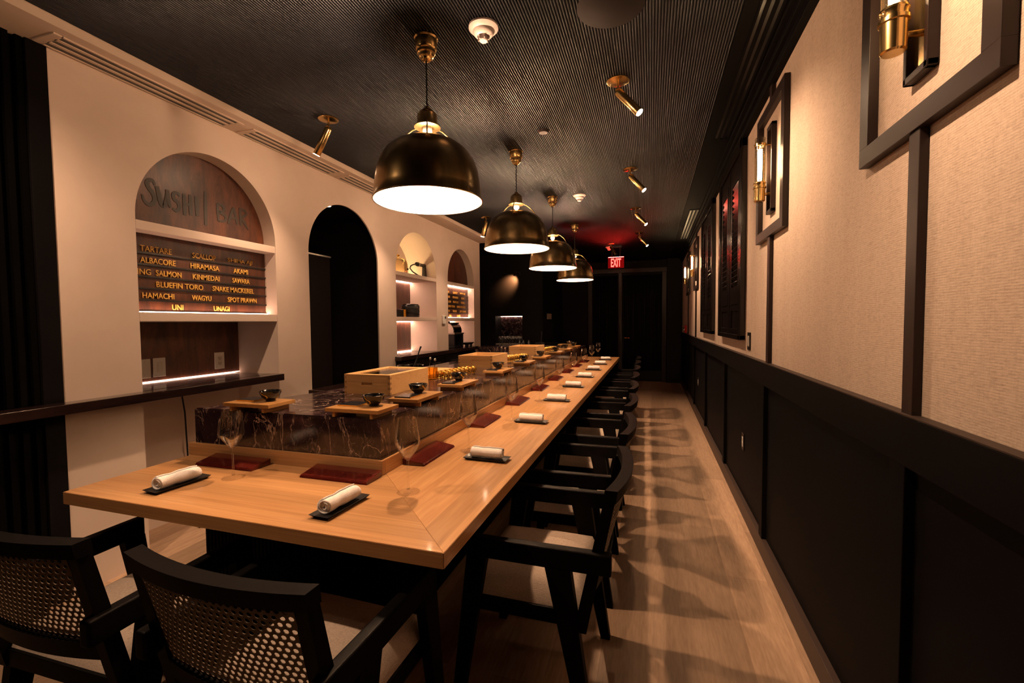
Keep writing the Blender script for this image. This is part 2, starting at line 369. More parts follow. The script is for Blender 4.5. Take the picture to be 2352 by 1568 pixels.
# end wall with curtained glazed doors
struct(MB().box((-4.6,YE,0),(.9,YE+.15,CZ)).build('wall_end','dark'))
struct(MB().box((.31,YE-.16,0),(.62,YE,CZ)).build('wall_end_return','dark'))
struct(MB().box((.30,YE-.18,0),(.62,YE-.16,.09)).build('baseboard_end','dark'))
struct(MB().box((-4.6,YB-.15,0),(.9,YB,CZ)).build('wall_back','dark'))
b = MB().box((-2.4,YE-.06,2.36),(.31,YE,2.45),.004).box((-.70,YE-.05,0),(-.62,YE,2.36),.004).box((.21,YE-.05,0),(.30,YE,2.36),.004).box((-1.36,YE-.05,0),(-1.27,YE,2.36),.004)
struct(b.build('trim_17','frame'))
def door(n, x0, x1):
    dd = struct(MB().box((x0,YE-.035,.02),(x1,YE-.01,2.345)).build('door_%d'%n,'dark')); return dd
d1 = door(1,-.615,.205); d3 = door(3,-1.265,-.705)
h = MB().box((-.585,YE-.06,.90),(-.545,YE-.035,1.02),.004).cyl((-.565,YE-.09,.945),(-.565,YE-.04,.945),.009).tube([(-.565,YE-.09,.945),(-.50,YE-.092,.943),(-.455,YE-.088,.94)],.008); h.build('lever_handle','brass',d1)
def curtain(x0,x1,label):
    n = 60; rows = []
    for z in (.25,.9,1.6,2.30):
        rows.append([(x0+(x1-x0)*k/n, YE-.075+.018*math.sin(k*1.05+.4*math.sin(k*.37)), z) for k in range(n+1)])
    o = MB().grid(rows).build('curtain','dark'); o.modifiers.new('thickness','SOLIDIFY').thickness = .004
    tag(o,label,'curtain','blackout curtains on the end doors')
curtain(-.60,.19,'black curtain covering the right glazed door at the far end, below the exit sign')
curtain(-1.25,-.72,'black curtain covering the glazed panel left of the far door handle')
# dark back bar wall beyond the plaster wall, with a marble lined niche
YN = 8.2
b = MB()
for (x0,x1,z0,z1) in ((-4.6,-2.90,0,CZ),(-2.355,-1.95,0,CZ),(-2.90,-2.355,0,.875),(-2.90,-2.355,1.43,CZ)): b.box((x0,YN,z0),(x1,YN+.4,z1))
b.box((-1.98,YN,0),(-1.95,YE,CZ)); struct(b.build('wall_far_left','dark'))
struct(MB().box((-2.93,YN+.33,.86),(-2.33,YN+.36,1.45)).build('trim_18','marble'))
struct(MB().box((-4.6,6.745,0),(-3.30,YN,CZ)).build('wall_far_side','dark'))

# ------------------------------------------------------------------ air vents
def slot_vent(label, y0, y1, x0, x1, z, m, slots, group):
    t = thing('linear_vent', label, 'vent', ((x0+x1)/2,(y0+y1)/2,z), 0, group)
    L = (y1-y0)/2; W = (x1-x0)/2; n = slots; f = MB(); bw = .009
    f.box((-W,-L,-.006),(W,-L+.035,0)).box((-W,L-.035,-.006),(W,L,0))
    for k in range(n+1):
        xx = -W+(2*W)*k/(n) ; f.box((max(-W,xx-bw),-L+.03,-.006),(min(W,xx+bw),L-.03,0))
    f.build('frame',m,t); MB().box((-W+.004,-L+.004,-.002),(W-.004,L-.004,.0)).build('slot_backing','blackpl',t); 
    return t
slot_vent('long pale slot vent in the soffit at the near left corner above the plaster wall',1.31,2.26,-2.63,-2.48,SOF,'soffit',3,None)
slot_vent('pale slot vent in the soffit above the arched doorway, second from the near corner',2.33,3.23,-2.63,-2.48,SOF,'soffit',3,None)
slot_vent('pale slot vent in the soffit above the shelf niche, partly behind the nearest lamp',3.29,4.19,-2.63,-2.48,SOF,'soffit',3,None)
slot_vent('long black slot vent in the ceiling edge above the nearest wall sconces',.9,3.6,.42,.52,CZ-.004,'wains',3,None)
slot_vent('black slot vent in the ceiling edge above the far wall shutter',5.7,7.7,.42,.535,CZ-.004,'wains',3,None)
t = tag(MB().lathe([(0,-.004),(.134,-.004),(.14,0),(.14,.01),(0,.01)],48,c=(-.17,1.96,CZ)).build('speaker_cover','ceilflat'),'large flat dark disc set in the ribbed ceiling at the top edge','speaker cover')
tag(MB().lathe([(0,-.016),(.03,-.016),(.038,-.008),(.04,0)],28,c=(-.716,3.05,CZ)).build('sprinkler_cover','frame'),'small dark round cover on the ceiling between the first and second lamps','sprinkler cover')

# smoke detectors
def smoke():
    t = thing('smoke_detector','','smoke detector')
    MB().lathe([(.066,0),(.066,-.008),(.058,-.016),(.048,-.022),(.046,-.02)],36).build('base','detector',t)
    MB().lathe([(.047,-.018),(.045,-.030),(.036,-.040),(.028,-.044),(.026,-.036),(0,-.036)],36).build('collar','detector',t)
    c = MB().lathe([(0,-.034),(.018,-.034),(.019,-.060),(.016,-.064),(0,-.064)],24).build('sensor_cap','detector',t)
    b = MB()
    for k in range(6):
        a = k*PI/3; b.box((.018,-.0015,-.058),(.026,.0015,-.036),rot=Matrix.Rotation(a,3,'Z'),piv=(0,0,0))
    b.build('cage','detector',c); return t
R = Repeat(smoke())
for y,l in ((1.915,'round white smoke detector on the ceiling just right of the nearest lamp'),(4.69,'round white smoke detector on the ceiling beyond the second row of spotlights'),(8.07,'small round white smoke detector on the ceiling above the red exit sign')):
    R.put((-.72,y,CZ),0,l)

# ------------------------------------------------------------------ pendant lamps
def pendant():
    t = thing('pendant_lamp','','pendant lamp')
    MB().lathe([(0,.744),(.055,.744),(.0555,.738),(.0505,.732),(.049,.692),(.0455,.687),(.042,.684),(.0415,.672),(.036,.668),(.0335,.656),(.026,.652),(.022,.643),(.012,.638),(0,.638)],36).build('ceiling_canopy','brass',t)
    pts = [(.0016*math.cos(k*1.5),.0016*math.sin(k*1.5),.42+k*.0055) for k in range(41)]
    MB().tube(pts,.0042,8).build('cord','cord',t)
    MB().lathe([(0,.435),(.010,.435),(.014,.424),(.030,.414),(.040,.404),(.046,.394),(.047,.350),(.044,.346),(.0,.346)],36).build('socket_cap','brass',t)
    MB().lathe([(.044,.346),(.060,.343),(.061,.338),(.046,.336),(.0,.338)],36).build('collar','brass',t)
    MB().lathe([(0,.338),(.022,.338),(.022,.314),(.018,.308),(0,.308)],24).build('socket','enamel',t)
    out = [(.078,.279),(.122,.268),(.160,.248),(.193,.219),(.216,.182),(.2315,.140),(.2405,.095),(.2460,.048),(.2490,.012),(.2535,.006),(.2545,.0),(.2525,-.004),(.249,-.002)]
    inn = [(.2470,.004),(.2440,.048),(.2385,.095),(.2293,.139),(.214,.180),(.191,.2165),(.158,.2455),(.121,.2652),(.078,.2762)]
    s = MB().lathe(out,72,cap=False).build('lamp_shade','aged',t); MB().lathe([out[-1]]+inn+[out[0]],72,cap=False).build('white_lining','enamel',s)
    for k in range(3):
        a = k*2*PI/3+.35; c, n = math.cos(a), math.sin(a)
        p = [(r*c,r*n,z) for r,z in ((.045,.343),(.078,.340),(.108,.325),(.135,.302),(.160,.272),(.176,.240))]
        MB().tube(p,.0035,8).build('bracket_arm','brass',t)
    MB().lathe([(0,.310),(.007,.308),(.007,.255),(.018,.228),(.0225,.206),(.0225,.194),(.018,.184),(.010,.178),(0,.176)],20).build('bulb','bulb',t)
    return t
R = Repeat(pendant())
for y,l in ((1.906,'largest brass dome pendant lamp, hanging nearest over the counter corner'),(3.34,'second brass dome pendant lamp from the front, left of the ceiling spotlights'),(4.66,'third brass dome pendant lamp from the front, overlapped by the second'),(6.08,'smallest and farthest brass dome pendant lamp, closest to the exit sign')):
    R.put((-1.0,y,1.87),random.uniform(0,2),l,'brass dome pendant lamps over the counter')

# ------------------------------------------------------------------ ceiling spotlights
def spot(label, x, y, tilt_dir, tilt, energy, cone, lit=True):
    lens = 'lens' if x < -1 else 'lens_soft'
    t = thing('ceiling_spotlight', label, 'spotlight', (x,y,CZ), 0, 'brass ceiling spotlights')
    MB().lathe([(0,0),(.062,0),(.062,-.005),(.058,-.007),(0,-.007)],36).build('mounting_plate','brass',t)
    MB().cyl((0,0,-.006),(0,0,-.055),.0065,12).build('stem','brass',t)
    ax = Vector((math.sin(tilt)*math.cos(tilt_dir), math.sin(tilt)*math.sin(tilt_dir), -math.cos(tilt)))
    p0 = Vector((0,0,-.058)); q = p0+ax*.185
    body = MB().tube([p0+ax*-.008,p0,p0+ax*.01,q+ax*-.002,q],[.015,.0215,.0225,.0225,.0215],24).build('lamp_barrel','brass',t)
    MB().tube([q,q+ax*.0015],.0195,24).build('lens',lens if lit else 'blackpl',body)
    if lit:
        ld = D.lights.new('spot_beam','SPOT'); ld.energy = energy; ld.color = (1,.63,.38); ld.spot_size = cone; ld.spot_blend = 1.0; ld.shadow_soft_size = .02
        lo = D.objects.new('spot_beam', ld); COL.objects.link(lo); lo.parent = t; lo.location = q+ax*.012
        lo.rotation_euler = ax.to_track_quat('-Z','Y').to_euler()
R0 = math.radians
for k,y in enumerate((2.56,4.04,5.44,6.95)):
    spot('brass ceiling spotlight angled at the wallpapered wall, %s from the front'%ORD[k], -.182, y, R0(-15), R0(40), SPOT_R, R0(100))
spot('brass ceiling spotlight angled at the wallpapered wall, out of the top of the picture', -.182, 1.12, R0(-15), R0(40), SPOT_R, R0(100))
spot('brass ceiling spotlight aimed at the front chairs, out of the top of the picture', -1.985, .76, R0(3), R0(29), SPOT_L*2.6, R0(62))
spot('added unseen spotlight above the frame, brightening the near plaster wall', -1.985, .50, R0(145), R0(38), SPOT_L*2.2, R0(105))  # extra unseen lamp, added only to brighten the near plaster wall
spot('brass ceiling spotlight aimed at the doorway, hidden behind the nearest lamp shade', -1.985, 3.86, R0(185), R0(28), SPOT_L, R0(85))
spot('brass ceiling spotlight aimed at the plaster wall, left of the nearest lamp', -1.985, 2.44, R0(185), R0(30), SPOT_L, R0(85))
spot('brass ceiling spotlight pointing down, half hidden behind the second lamp', -1.98, 5.28, R0(190), R0(14), SPOT_L, R0(95))
spot('brass ceiling spotlight in front of the exit sign, switched off', -.665, 7.75, R0(-40), R0(40), 0, 1, False)

# ------------------------------------------------------------------ dining counter
xe, yf, ye, xl, T, tk = -.486, .974, 7.30, -1.917, .735, .042
xi, yi = -.954, 1.420
dc = thing('dining_counter','long pale oak dining counter wrapping round the marble island, with a mitred corner','counter',(0,0,0))
def top_prism(poly, name, m):
    b = MB().prism(poly, T-tk, T); 
    bmesh.ops.bevel(b.bm, geom=[e for e in b.bm.edges], offset=.0012, segments=2, affect='EDGES'); b.wn = True; b.build(name,m,dc,ang=50)
top_prism([(xl,yf),(xe,yf),(xi-.046,yf+(xe-xi+.046)),(xl,yf+(xe-xi+.046))],'front_counter_top','oakx')
top_prism([(xe+.0004,yf),(xe,ye),(xi-.046,ye),(xi-.046,yf+(xe-xi+.046)+.0004)],'aisle_counter_top','oaky')
# marble island with a chamfered chef-side corner and a return at the far end
poly = [(-.967,1.433),(-1.90,1.431),(-1.745,1.74),(-1.70,1.88),(-1.66,2.06),(-1.66,6.30),(-2.52,6.30),(-2.52,6.88),(-.967,6.88)]
b = MB().prism(poly,.74,.94); bmesh.ops.bevel(b.bm, geom=[e for e in b.bm.edges if abs(e.verts[0].co.z-e.verts[1].co.z)<1e-5 and e.verts[0].co.z>.9], offset=.004, segments=2, affect='EDGES'); b.wn = True
mi = thing('marble_island','dark veined marble island behind the oak counter, carrying boards and wooden boxes','marble counter',(0,0,0))
b.build('marble_slab','marble',mi,ang=50)
MB().box((-1.93,yi,T),(xi,yi+.02,.789),.0015).build('front_upstand','oakx',mi)
MB().box((xi-.02,yi+.02,T),(xi,7.0,.789),.0015).build('aisle_upstand','oaky',mi)
b = MB().prism([(-.99,1.44),(-1.86,1.44),(-1.80,1.60),(-1.69,1.90),(-1.66,2.06),(-1.66,6.85),(-.99,6.85)],0.0,T-tk+.001)
x = -1.855
while x < -.99: b.box((x,1.425,.02),(x+.011,1.442,T-tk)); x += .02
y = 1.45
while y < 6.8: b.box((-.992,y,.02),(-.975,y+.011,T-tk)); y += .02
b.build('plinth','black',mi)
MB().box((-2.50,6.32,0),(-1.665,6.86,.741)).build('steel_cabinet','steel',mi)
# chef side worktop
cp = thing('prep_counter','dark prep counter on the chef side of the marble island','prep counter',(0,0,0))
MB().box((-2.12,2.35,.84),(-1.665,6.25,.875),.003).build('work_surface','walnut',cp); MB().box((-2.10,2.38,0),(-1.68,6.22,.842)).build('cabinet','black',cp)

# wall counters
wc = thing('wall_counter','glossy dark wood counter running through the menu board niche at left','counter',(0,0,0))
b = MB().box((-3.025,1.71,.895),(-2.64,2.58,.942),.003); b.build('niche_shelf','walnut',wc)
MB().box((-2.66,.98,.895),(-2.555,2.60,.942),.003).build('front_edge','walnut',wc)
w2 = thing('back_counter','glossy dark counter with black cupboards along the plaster wall beyond the doorway','counter',(0,0,0))
MB().box((-2.66,4.215,.895),(-2.565,6.45,.942),.003).box((-3.03,4.265,.895),(-2.64,5.212,.942)).box((-3.03,5.555,.895),(-2.64,6.485,.942)).build('worktop','walnut',w2)
MB().box((-2.64,4.23,.08),(-2.60,6.40,.895)).build('cupboard_body','black',w2)
for k in range(4):
    dd = MB().box((-2.602,4.25+k*.54,.12),(-2.585,4.77+k*.54,.87),.003).build('door','black',w2)
    MB().cyl((-2.572,4.40+k*.54,.80),(-2.572,4.62+k*.54,.80),.005).cyl((-2.585,4.41+k*.54,.80),(-2.572,4.41+k*.54,.80),.004).cyl((-2.585,4.61+k*.54,.80),(-2.572,4.61+k*.54,.80),.004).build('handle','frame',dd)

# LED strips hidden along the niche edges
def led(label, a, bb, m='led'): tag(MB().box(a,bb).build('light_strip',m), label, 'light strip','light strips in the wall niches')
led('glowing strip along the back of the dark counter under the menu board', (XN+.013,1.715,.943),(XN+.022,2.635,.9475),'led_mid')
led('glowing strip at the foot of the nearer menu board', (-2.735,1.715,1.3745),(-2.725,2.635,1.380))
led('glowing strip along the lowest compartment of the shelf niche', (XN+.013,4.27,.943),(XN+.024,5.205,.949))
led('glowing strip at the top of the middle compartment of the shelf niche', (XN+.02,4.27,1.821),(XN+.04,5.205,1.828))
led('glowing strip under the shelf above the lowest compartment of the shelf niche', (XN+.02,4.27,1.319),(XN+.04,5.205,1.327))
led('glowing strip at the foot of the farther menu board', (-2.735,5.56,1.3765),(-2.725,6.48,1.382))
led('glowing strip under the shelf over the farther menu board', (-2.73,5.56,1.822),(-2.715,6.48,1.829))
led('glowing strip over the black machine under the farther menu board', (XN+.03,5.56,1.318),(XN+.05,6.48,1.326))
led('added hidden strip brightening the top shelf from behind the glass dome', (XN+.015,4.28,1.874),(XN+.03,5.20,1.882),'niche_fill')  # added out of sight to brighten the top compartment, no real fitting
led('glowing strip at the top of the marble niche in the far dark wall', (-2.89,YN+.30,1.415),(-2.37,YN+.32,1.425),'led_dim')

# ------------------------------------------------------------------ menu boards
WORDS = [('TARTARE',1.790,1.964,1.722),('SCALLOP',2.090,2.246,1.722),('SHIMA AJI',2.335,2.53,1.722),
 ('ALBACORE',1.788,1.985,1.656),('HIRAMASA',2.076,2.270,1.656),('AKAMI',2.376,2.490,1.656),
 ('KING',1.742,1.842,1.589),('SALMON',1.869,2.017,1.589),('KINMEDAI',2.088,2.268,1.589),('SAWARA',2.365,2.500,1.589),
 ('BLUEFIN TORO',1.869,2.153,1.523),('SNAKE MACKEREL',2.217,2.535,1.523),
 ('HAMACHI',1.792,1.968,1.456),('WAGYU',2.078,2.206,1.456),('SPOT PRAWN',2.325,2.555,1.456),
 ('UNI',1.954,2.020,1.393),('UNAGI',2.221,2.335,1.393)]
RAILS = [1.712,1.646,1.579,1.513,1.446,1.383]
def menu(dy, label, i):
    t = thing('menu_board', label, 'menu board', (0,0,0), 0, 'letter boards with fish names'); X = -2.75
    bd = MB().box((X-.02,ARCH[i][0]+.002,1.374),(X,ARCH[i][1]-.002,1.822)).build('board_panel','leather',t)
    for z in RAILS: MB().box((X,ARCH[i][0]+.002,z-.007),(X+.010,ARCH[i][1]-.002,z+.003),.001).build('letter_rail','blackpl',t)
    for wd,a,bb,z in WORDS: text_mesh('menu_word', wd, 'letter', t, (X+.003,a+dy,bb+dy,z,.0325), .004, .004)
    return t
menu(0.0,'lit letter board of fish names in the arched niche at left',0)
menu(3.845,'smaller letter board of fish names in the farthest arched niche',3)
# brushed name painted above the board
sg = thing('painted_sign','brush lettered SUSHI BAR sign on the leather lunette above the nearer menu board','sign',(0,0,0)); XS = -2.7505
STROKES = {
 'letter_s':[[(1.888,2.112,.5),(1.878,2.133,.8),(1.858,2.132,1),(1.846,2.112,1),(1.856,2.085,1),(1.876,2.062,1),(1.884,2.030,1),(1.872,2.002,.9),(1.848,1.992,.8),(1.825,2.012,.6),(1.818,2.042,.4)]],
 'letter_u':[[(1.899,2.110,.9),(1.906,2.070,1),(1.918,2.020,1.1),(1.934,2.006,1.1),(1.950,2.040,1),(1.958,2.100,.8)],[(1.956,2.105,.8),(1.962,2.040,.9),(1.972,2.002,.5)]],
 'second_letter_s':[[(2.030,2.088,.5),(2.012,2.102,.8),(1.992,2.088,.9),(1.996,2.062,.9),(2.018,2.044,.9),(2.024,2.015,.9),(2.006,1.993,.8),(1.984,2.002,.5)]],
 'letter_h':[[(2.056,2.108,.8),(2.058,2.040,1),(2.057,1.978,.8)],[(2.094,2.112,.8),(2.095,2.050,1),(2.096,1.985,.8)],[(2.052,2.046,.7),(2.098,2.050,.7)]],
 'letter_i':[[(2.134,2.112,.8),(2.136,2.060,1.1),(2.138,1.990,.8)]],
 'divider_bar':[[(2.195,2.160,.6),(2.194,2.060,.9),(2.192,1.944,.7)]],
 'letter_b':[[(2.278,2.105,.7),(2.280,2.050,.8),(2.282,1.990,.6)],[(2.280,2.105,.5),(2.318,2.096,.7),(2.322,2.068,.7),(2.290,2.050,.6),(2.332,2.034,.7),(2.330,2.002,.7),(2.284,1.990,.5)]],
 'letter_a':[[(2.352,1.988,.5),(2.376,2.050,.8),(2.396,2.106,.6)],[(2.396,2.106,.7),(2.412,2.050,.8),(2.424,1.995,.6)],[(2.362,2.034,.5),(2.420,2.034,.5)]],
 'letter_r':[[(2.448,2.108,.7),(2.450,2.050,.8),(2.452,1.994,.6)],[(2.440,2.110,.5),(2.486,2.104,.7),(2.496,2.078,.7),(2.458,2.048,.6),(2.482,2.016,.7),(2.512,1.974,.3)]]}
def smooth_path(st):
    out = []
    for k in range(len(st)-1):
        p = [st[max(0,min(len(st)-1,j))] for j in (k-1,k,k+1,k+2)]
        for q in range(6):
            u = q/6; out.append(tuple(.5*(2*p[1][i]+(p[2][i]-p[0][i])*u+(2*p[0][i]-5*p[1][i]+4*p[2][i]-p[3][i])*u*u+(3*p[1][i]-p[0][i]-3*p[2][i]+p[3][i])*u**3) for i in range(3)))
    return out+[st[-1]]
XS0 = XS
for nm, ss in STROKES.items():
    b = MB()
    for si, st in enumerate(ss):
        st = smooth_path(st); XS = XS0+.0004*si
        n = len(st); L = []; Rr = []
        for k,(y,z,wd) in enumerate(st):
            a = Vector(st[max(k-1,0)][:2]); c = Vector(st[min(k+1,n-1)][:2]); d = (c-a).normalized(); nn = Vector((-d.y,d.x))*.0125*wd
            L.append((XS+.0010,y+nn.x,z+nn.y)); Rr.append((XS+.0010,y-nn.x,z-nn.y))
        lo = [(XS-.0012,p[1],p[2]) for p in L]; ro = [(XS-.0012,p[1],p[2]) for p in Rr]
        b.grid([lo,L,Rr,ro]); b.bm.faces.new([b.bm.verts.new(p) for p in (lo[0],L[0],Rr[0],ro[0])]); b.bm.faces.new([b.bm.verts.new(p) for p in (lo[-1],L[-1],Rr[-1],ro[-1])])
    b.build(nm,'brush',sg)

# ------------------------------------------------------------------ wall plates, cables
def plate(name, label, cat, loc, rz, kind, m='white', w_=.076, h_=.12):
    t = thing(name,label,cat,loc,rz)                                   # faces local +X
    MB().box((0,-w_/2,-h_/2),(.006,w_/2,h_/2),.002).build('cover_plate',m,t)
    if kind == 'blank': MB().lathe([(.003,.0055),(.003,.008),(0,.008)],10,axis='X',c=(0,0,h_*.36)).lathe([(.003,.0055),(.003,.008),(0,.008)],10,axis='X',c=(0,0,-h_*.36)).build('screw','steel',t)
    elif kind == 'slider':
        p = MB().box((.005,-.017,-.034),(.008,.017,.034),.001).build('insert','offw',t)
        for k in range(7): MB().box((.008,-.010,-.026+k*.008),(.0105,.010,-.022+k*.008)).build('indicator','white',p)
    elif kind == 'outlet':
        p = MB().box((.005,-.017,-.034),(.008,.017,.034),.001).build('insert','offw' if m=='white' else 'white',t)
        for z in (-.018,.018):
            MB().box((.0078,-.009,z-.006),(.0085,-.006,z+.006)).box((.0078,.005,z-.005),(.0085,.008,z+.005)).lathe([(.0028,.0078),(.0028,.0086),(0,.0086)],10,axis='X',c=(0,0,z-.011)).build('socket_holes','blackpl',p)
    return t
XB = XN+.013
plate('blank_plate','blank ivory wall plate at the left end of the niche behind the dark counter','wall plate',(XB,1.965,1.030),0,'blank','offw')
plate('dimmer_switch','white wall dimmer with a row of slots behind the dark counter','switch',(XB,2.056,1.032),0,'slider')
plate('wall_outlet','white wall outlet at the right end of the niche behind the dark counter','outlet',(XB,2.476,1.040),0,'outlet')
plate('wall_outlet','black outlet plate low in the recess, beyond the left end of the oak counter','outlet',(XN+.002,1.86,.46),0,'outlet','blackpl')
plate('floor_outlet','brass framed outlet low on the dark wainscot, nearest the camera','outlet',(.606,3.37,.47),PI,'outlet','frame',.07,.115)
plate('floor_outlet','small outlet low on the dark wainscot toward the far end','outlet',(.606,6.45,.48),PI,'outlet','frame',.07,.115)
plate('light_switch','black framed light switch on the wallpaper beside the nearer shutter','switch',(XR,3.25,1.165),PI,'slider','blackpl',.085,.115)
t = thing('thermostat','white thermostat with a dark screen on the plaster between the two far niches','thermostat',(XW,5.40,1.345))
MB().box((0,-.045,-.055),(.022,.045,.055),.006).build('body','white',t); MB().box((.0215,.006,.012),(.0235,.036,.044)).build('screen','blackpl',t)
tag(MB().tube([(-3.0,2.14,.90),(-2.99,2.165,.86),(-2.985,2.18,.72),(-3.0,2.2,.4),(-3.0,2.19,.12),(-2.96,2.20,.03),(-2.86,2.14,.008),(-2.76,2.08,.007),(-2.70,2.14,.007),(-2.75,2.25,.007),(-2.88,2.30,.008),(-2.98,2.36,.03),(-3.0,2.40,.2)],.005,8).build('power_cable','cord'),'black cable dropping from under the dark counter and looping on the floor','cable')
t = thing('fire_alarm','red fire alarm pull station on the wallpaper at the far end of the aisle','fire alarm',(XR,8.78,1.15),PI)
MB().box((0,-.05,-.07),(.035,.05,.07),.004).build('housing','red',t); MB().box((.034,-.03,-.02),(.05,.03,.01),.003).build('pull_handle','white',t)
MB().box((0,-.20,-.03),(.05,-.13,.03),.004).build('alarm_guard','blackpl',t)

# ------------------------------------------------------------------ wall trim frames, sconces
def wall_frame(yc, label):
    t = thing('wall_frame', label, 'wall frame', (XR,yc,0), PI, 'dark rectangular frames round the wall sconces')   # local +X faces the room
    z0,z1,hw,wd,dp = 1.745,2.452,.283,.052,.026
    for (a,bq) in (((0,-hw,z0),(dp,hw,z0+wd)),((0,-hw,z1-wd),(dp,hw,z1)),((0,-hw,z0+wd-.001),(dp,-hw+wd,z1-wd+.001)),((0,hw-wd,z0+wd-.001),(dp,hw,z1-wd+.001))):
        MB().box(a,bq,.002).build('rail','frame',t)
    MB().box((0,-.024,1.066),(.020,.024,z0),.003).build('lower_post','frame',t); MB().box((0,-.024,z1),(.020,.024,2.54),.003).build('upper_post','frame',t)
def sconce():
    t = thing('wall_sconce','','sconce')                               # local +X faces the room
    f = MB()
    for (a,bq) in (((0,-.052,-.23),(.024,.052,-.212)),((0,-.052,.212),(.024,.052,.23)),((0,-.052,-.23),(.024,-.036,.23)),((0,.036,-.23),(.024,.052,.23))): f.box(a,bq,.003)
    f.build('back_frame','frame',t); MB().box((0,-.038,-.215),(.010,.038,.215)).build('back_plate','brass',t)
    ax = .066
    MB().cyl((.008,0,-.13),(ax,0,-.13),.008,14).build('lower_bracket','brass',t)
    MB().cyl((.008,0,.128),(ax-.026,0,.128),.003,10).build('upper_bracket','brass',t)
    MB().lathe([(.024,.122),(.0285,.122),(.0285,.134),(.024,.134),(.024,.122)],28,c=(ax,0,0),cap=False).build('ring','brass',t)
    MB().lathe([(0,-.168),(.022,-.168),(.026,-.164),(.027,-.100),(.031,-.098),(.031,-.090),(.027,-.088),(.027,-.078),(.030,-.072),(.028,-.066),(0,-.066)],28,c=(ax,0,0)).build('lamp_cup','brass',t)
    MB().lathe([(.0255,-.070),(.0255,.165),(.0235,.165),(.0235,-.070)],28,c=(ax,0,0),cap=False).build('glass_tube','tube',t)
    bl = MB().lathe([(0,-.066),(.010,-.062),(.0165,-.050),(.017,.105),(.012,.120),(.004,.126),(0,.126)],20,c=(ax,0,0)).build('bulb','tube',t)
    for dx,dy in ((.006,.006),(-.006,-.006),(.006,-.006),(-.006,.006)): MB().cyl((ax+dx,dy,-.045),(ax+dx,dy,.105),.0036,8).build('filament','fil',bl)
    for z in (-.015,.030,.075): MB().lathe([(.0105,z-.001),(.0115,z-.001),(.0115,z+.001),(.0105,z+.001)],14,c=(ax,0,0),cap=False).build('support_ring','brass',bl)
    return t
R = Repeat(sconce())
SY = (1.315,2.70,6.88,8.28)
for k,y in enumerate(SY):
    n = ('nearest, cropped by the top edge','second nearest, left of the cropped frame','just beyond the far shutter','farthest along the aisle wall')[k]
    wall_frame(y,'dark rectangular frame on the wallpaper round a sconce, %s'%n)
    R.put((XR,y,2.10),PI,'brass sconce with a lit glass tube, %s'%n,'brass tube sconces on the wallpaper')

# ------------------------------------------------------------------ shutters
def shutter():
    t = thing('louvred_shutter','','shutter'); z0,z1,hw = 1.165,2.545,.53                 # local +X faces the room, origin at floor level on the wall
    for sgn in (-1,1): MB().box((0,sgn*hw-(.07 if sgn>0 else 0),z0),(.075,sgn*hw+(0 if sgn>0 else .07),z1),.006).build('casing_stile','shut',t)
    MB().box((0,-hw,z0),(.075,hw,z0+.035),.004).build('casing_sill','shut',t); MB().box((0,-hw,z1-.07),(.075,hw,z1),.004).build('casing_head','shut',t)
    for sgn in (-1,1):
        c = sgn*.2375; lf = MB()
        lf.box((.01,c-.225,z0+.035),(.048,c-.165,z1-.07),.004).box((.01,c+.165,z0+.035),(.048,c+.225,z1-.07),.004)
        for za,zb in ((z0+.04,z0+.075),(1.375,1.42),(z1-.17,z1-.075)): lf.box((.01,c-.17,za),(.046,c+.17,zb),.003)
        leaf = lf.build('shutter_leaf','shut',t)
        fr = MB().box((.012,c-.165,1.42),(.056,c-.125,z1-.17),.004).box((.012,c+.125,1.42),(.056,c+.165,z1-.17),.004).box((.012,c-.13,1.42),(.056,c+.13,1.55),.004).box((.012,c-.13,z1-.235),(.056,c+.13,z1-.17),.004); fr.build('louvre_frame','shut',leaf)
        lv = MB(); z = 1.57
        while z < z1-.25:
            lv.box((.018,c-.128,z-.003),(.060,c+.128,z+.003),rot=Matrix.Rotation(R0(-48),3,'Y')); z += .042
        lv.build('louvres','shut',leaf)
        pn = MB()
        for k in range(6): pn.box((.012,c-.165+k*.055,z0+.07),(.030,c-.165+k*.055+.052,1.38),.003)
        pn.build('panel_boards','shut',leaf); MB().box((.008,c-.2,z0+.035),(.013,c+.2,z1-.07)).build('backing','blackpl',leaf)
    return t
pt = shutter(); pt.scale.x = .5; R = Repeat(pt)
R.put((XR,3.92,0),PI,'tall dark louvred shutter on the wallpaper, nearer of the two','tall dark shutters on the wallpaper')
R.put((XR,5.46,0),PI,'tall dark louvred shutter on the wallpaper, farther of the two','tall dark shutters on the wallpaper')

# ------------------------------------------------------------------ exit sign and far end
t = thing('exit_sign','red glowing EXIT sign hanging from the ceiling at the far end','exit sign',(-.595,7.98,CZ))
MB().box((-.10,-.03,-.035),(.10,.03,0),.004).build('ceiling_bracket','blackpl',t)
MB().cyl((-.07,0,-.03),(-.07,0,-.20),.006,10).cyl((.07,0,-.03),(.07,0,-.20),.006,10).build('hanger','blackpl',t)
MB().box((-.135,-.004,-.385),(.135,.004,-.20)).build('sign_panel','exitpane',t)
MB().box((-.13,-.006,-.199),(.13,.006,-.195)).build('light_bar','exitled',t)
c = D.curves.new('letters','FONT'); c.body = 'EXIT'; c.extrude = .003; c.offset = .02; to = D.objects.new('letters',c); COL.objects.link(to)
dg = bpy.context.evaluated_depsgraph_get(); dg.update(); me = D.meshes.new_from_object(to.evaluated_get(dg)); D.objects.remove(to)
xs = [v.co.x for v in me.vertices]; ys = [v.co.y for v in me.vertices]
for v in me.vertices:
    v.co = Vector((-.085+.170*(v.co.x-min(xs))/(max(xs)-min(xs)), -.0045-(v.co.z+.003)*.6, -.365+.145*(v.co.y-min(ys))/(max(ys)-min(ys))))
me.materials.clear(); me.materials.append(mt['exitred']); o = D.objects.new('letters',me); COL.objects.link(o); o.parent = t
